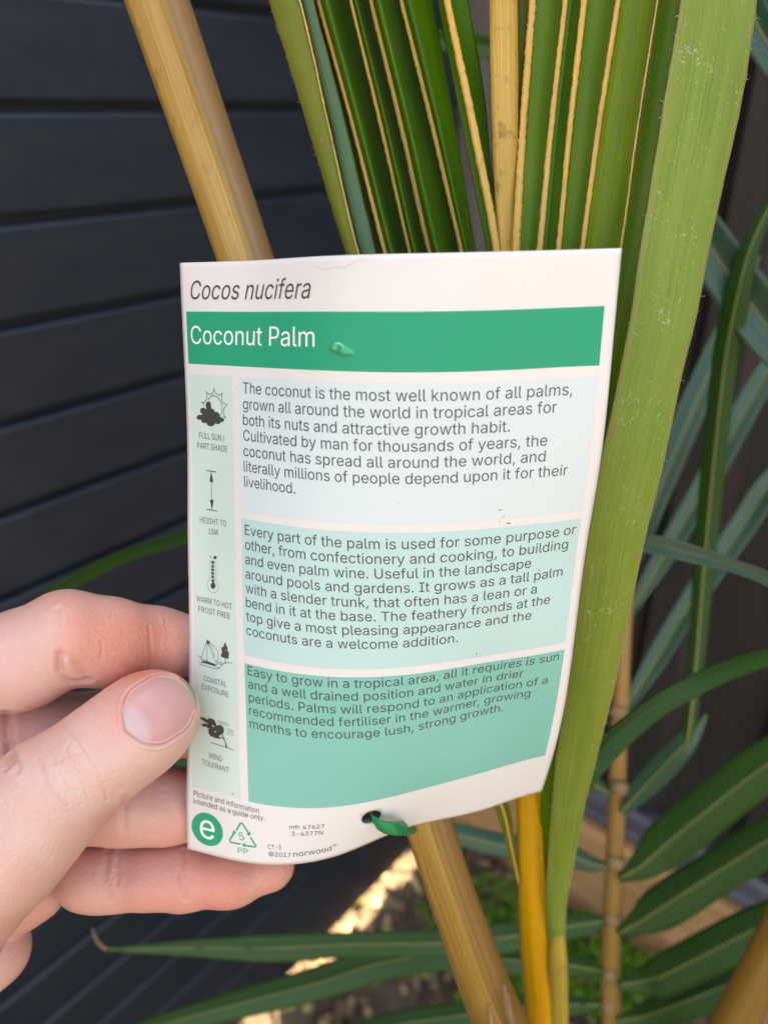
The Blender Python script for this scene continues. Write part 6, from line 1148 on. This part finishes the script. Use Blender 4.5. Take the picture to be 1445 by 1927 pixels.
# low-frequency unevenness of the flesh
q = hv * 0.17
disp += 0.10 * (np.sin(q[:, 0] * 1.3 + 2 * np.sin(q[:, 1])) + np.sin(q[:, 1] * 1.7 + np.sin(q[:, 2] * 1.1) * 2))
hv2 = hv + nrm * disp[:, None]
me.vertices.foreach_set('co', cam2world(hv2 / 1000.0).ravel())
me.polygons.foreach_set('use_smooth', [True] * len(me.polygons))
# blush: redder pads and knuckles, paler backs
red = np.full(len(hv), 0.40)
for px, py, r, am in ((235, 1215, 9, .62), (160, 1190, 7, .25), (300, 1215, 8, .5), (40, 1235, 10, -.10), (120, 1130, 6, .15), (420, 1655, 11, .55), (520, 1640, 7, .35), (280, 1680, 9, .32), (140, 1660, 8, .20), (330, 1520, 10, .20), (60, 1370, 12, .15), (230, 1345, 6, .28), (270, 1270, 5, .35), (200, 1540, 7, .15), (40, 1560, 16, -.20), (140, 1450, 12, -.12), (250, 1430, 10, -.08), (60, 1720, 8, .15)):
    c = cast([(px, py)])[0]
    red += am * np.exp(-((hv - c) ** 2).sum(1) / (2 * r * r / 2.2))
at_ = me.attributes.new('blush', 'FLOAT', 'POINT'); at_.data.foreach_set('value', np.clip(red, 0, 1).astype(np.float32))
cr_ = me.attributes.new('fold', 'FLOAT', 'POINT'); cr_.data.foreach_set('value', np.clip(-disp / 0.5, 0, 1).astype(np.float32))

skin, nt, bs = new_mat('skin')
ab = nt.nodes.new('ShaderNodeAttribute'); ab.attribute_name = 'blush'
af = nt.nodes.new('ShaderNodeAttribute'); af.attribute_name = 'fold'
col = ramp(nt, ab.outputs['Fac'], [(0.0, (0.61, 0.42, 0.345)), (0.35, (0.66, 0.40, 0.345)), (0.7, (0.66, 0.285, 0.225)), (1.0, (0.65, 0.21, 0.14))])
n1 = N(nt, 'ShaderNodeTexNoise', Scale=180.0, Detail=4.0, Roughness=0.6); nt.links.new(objmap(nt, (1, 1, 1)), n1.inputs[0])
n2 = N(nt, 'ShaderNodeTexNoise', Scale=900.0, Detail=3.0, Roughness=0.65); nt.links.new(objmap(nt, (1, 1, 1)), n2.inputs[0])
col = mix(nt, ramp(nt, n1.outputs[0], [(0.35, 0.0), (0.7, 0.35)]), col, (0.66, 0.29, 0.22))
col = mix(nt, ramp(nt, n2.outputs[0], [(0.5, 0.0), (0.75, 0.25)]), col, (0.72, 0.48, 0.39))
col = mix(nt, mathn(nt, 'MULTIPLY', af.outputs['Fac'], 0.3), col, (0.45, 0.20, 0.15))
nt.links.new(col, bs.inputs['Base Color'])
n3 = N(nt, 'ShaderNodeTexNoise', Scale=70.0, Detail=3.0, Roughness=0.6, Distortion=0.6); nt.links.new(objmap(nt, (1, 1, 1)), n3.inputs[0])
col = mix(nt, ramp(nt, n3.outputs[0], [(0.42, 0.0), (0.72, 0.28)]), col, (0.66, 0.27, 0.23))
col = mix(nt, ramp(nt, n3.outputs[0], [(0.25, 0.4), (0.42, 0.0)]), col, (0.66, 0.47, 0.36))
nt.links.new(col, bs.inputs['Base Color'])
nt.links.new(ramp(nt, n2.outputs[0], [(0.35, 0.34), (0.7, 0.56)]), bs.inputs['Roughness'])
bs.inputs['Specular IOR Level'].default_value = 0.45
bs.inputs['Subsurface Weight'].default_value = 0.22
bs.inputs['Subsurface Radius'].default_value = (1.0, 0.35, 0.2)
bs.inputs['Subsurface Scale'].default_value = 0.0025
vo = N(nt, 'ShaderNodeTexVoronoi', Scale=1500.0); nt.links.new(objmap(nt, (1, 1, 1)), vo.inputs[0])
hgt = mathn(nt, 'ADD', mathn(nt, 'MULTIPLY', vo.outputs['Distance'], 0.6), mathn(nt, 'ADD', n2.outputs[0], mathn(nt, 'MULTIPLY', n1.outputs[0], 0.5)))
bump(nt, bs, hgt, 0.30, 0.0005)
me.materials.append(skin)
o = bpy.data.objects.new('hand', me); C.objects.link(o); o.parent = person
o.matrix_parent_inverse = Matrix.Translation(-Vector(person.location))

# thumb nail: a thin curved plate standing a little proud, with its free edge past the skin
na, nb = 22, 19
aa = np.linspace(0, 1, na); bb = np.linspace(-1, 1, nb)
npx = np.array([nail_pt(a, b * 0.965) for a in aa for b in bb])
base3 = cast(npx)
nn = hand_normal(base3)
lift = np.array([(0.08 + 0.34 * (1 - abs(b) ** 3) * min(1, a * 5 + 0.25) * (1 - 0.55 * max(0, (a - .7) / .3))) for a in aa for b in bb])
top = base3 + nn * lift[:, None]
g3 = top.reshape(na, nb, 3)
for _ in range(6):                                   # smooth plate
    g3[1:-1, 1:-1] = (g3[1:-1, 1:-1] * 2 + g3[2:, 1:-1] + g3[:-2, 1:-1] + g3[1:-1, 2:] + g3[1:-1, :-2]) / 6
top = g3.reshape(-1, 3)
V = np.vstack([top, top - nn * 0.45])
m = na * nb
Fc = []
for i in range(na - 1):
    for j in range(nb - 1):
        a = i * nb + j
        Fc += [(a, a + 1, a + nb + 1, a + nb), (m + a, m + a + nb, m + a + nb + 1, m + a + 1)]
for i in range(na - 1):
    for a, b in ((i * nb, (i + 1) * nb), ((i + 1) * nb + nb - 1, i * nb + nb - 1)): Fc.append((a, b, m + b, m + a))
for j in range(nb - 1):
    for a, b in ((j + 1, j), ((na - 1) * nb + j, (na - 1) * nb + j + 1)): Fc.append((a, b, m + b, m + a))
nail_m, nt, bs = new_mat('nail')
uvn = np.array([(a, (b + 1) / 2) for a in aa for b in bb] * 2)
tc = nt.nodes.new('ShaderNodeTexCoord'); sx = nt.nodes.new('ShaderNodeSeparateXYZ'); nt.links.new(tc.outputs['UV'], sx.inputs[0])
wv2 = mathn(nt, 'ADD', sx.outputs[0], mathn(nt, 'MULTIPLY', mathn(nt, 'POWER', mathn(nt, 'ABSOLUTE', mathn(nt, 'SUBTRACT', sx.outputs[1], 0.5)), 2.0), 0.9))
col = ramp(nt, wv2, [(0.0, (0.58, 0.41, 0.40)), (0.22, (0.57, 0.38, 0.37)), (0.34, (0.57, 0.285, 0.265)), (0.80, (0.60, 0.305, 0.275))])
tip = mathn(nt, 'SUBTRACT', sx.outputs[0], mathn(nt, 'MULTIPLY', mathn(nt, 'POWER', mathn(nt, 'ABSOLUTE', mathn(nt, 'SUBTRACT', sx.outputs[1], 0.5)), 2.0), 0.25))
col = mix(nt, ramp(nt, tip, [(0.90, 0.0), (0.93, 1.0)]), col, (0.42, 0.36, 0.28))
nt.links.new(col, bs.inputs['Base Color'])
bs.inputs['Roughness'].default_value = 0.26; bs.inputs['Specular IOR Level'].default_value = 0.4
bs.inputs['Subsurface Weight'].default_value = 0.2; bs.inputs['Subsurface Scale'].default_value = 0.001
n1 = N(nt, 'ShaderNodeTexNoise', Scale=1.0, Detail=3.0); nt.links.new(objmap(nt, (1.5, 34, 1), True), n1.inputs[0])
bump(nt, bs, n1.outputs[0], 0.30, 0.0004)
o = mesh_obj('fingernail', cam2world(V / 1000.0), Fc, nail_m, person, uvs=uvn); fix_normals(o)
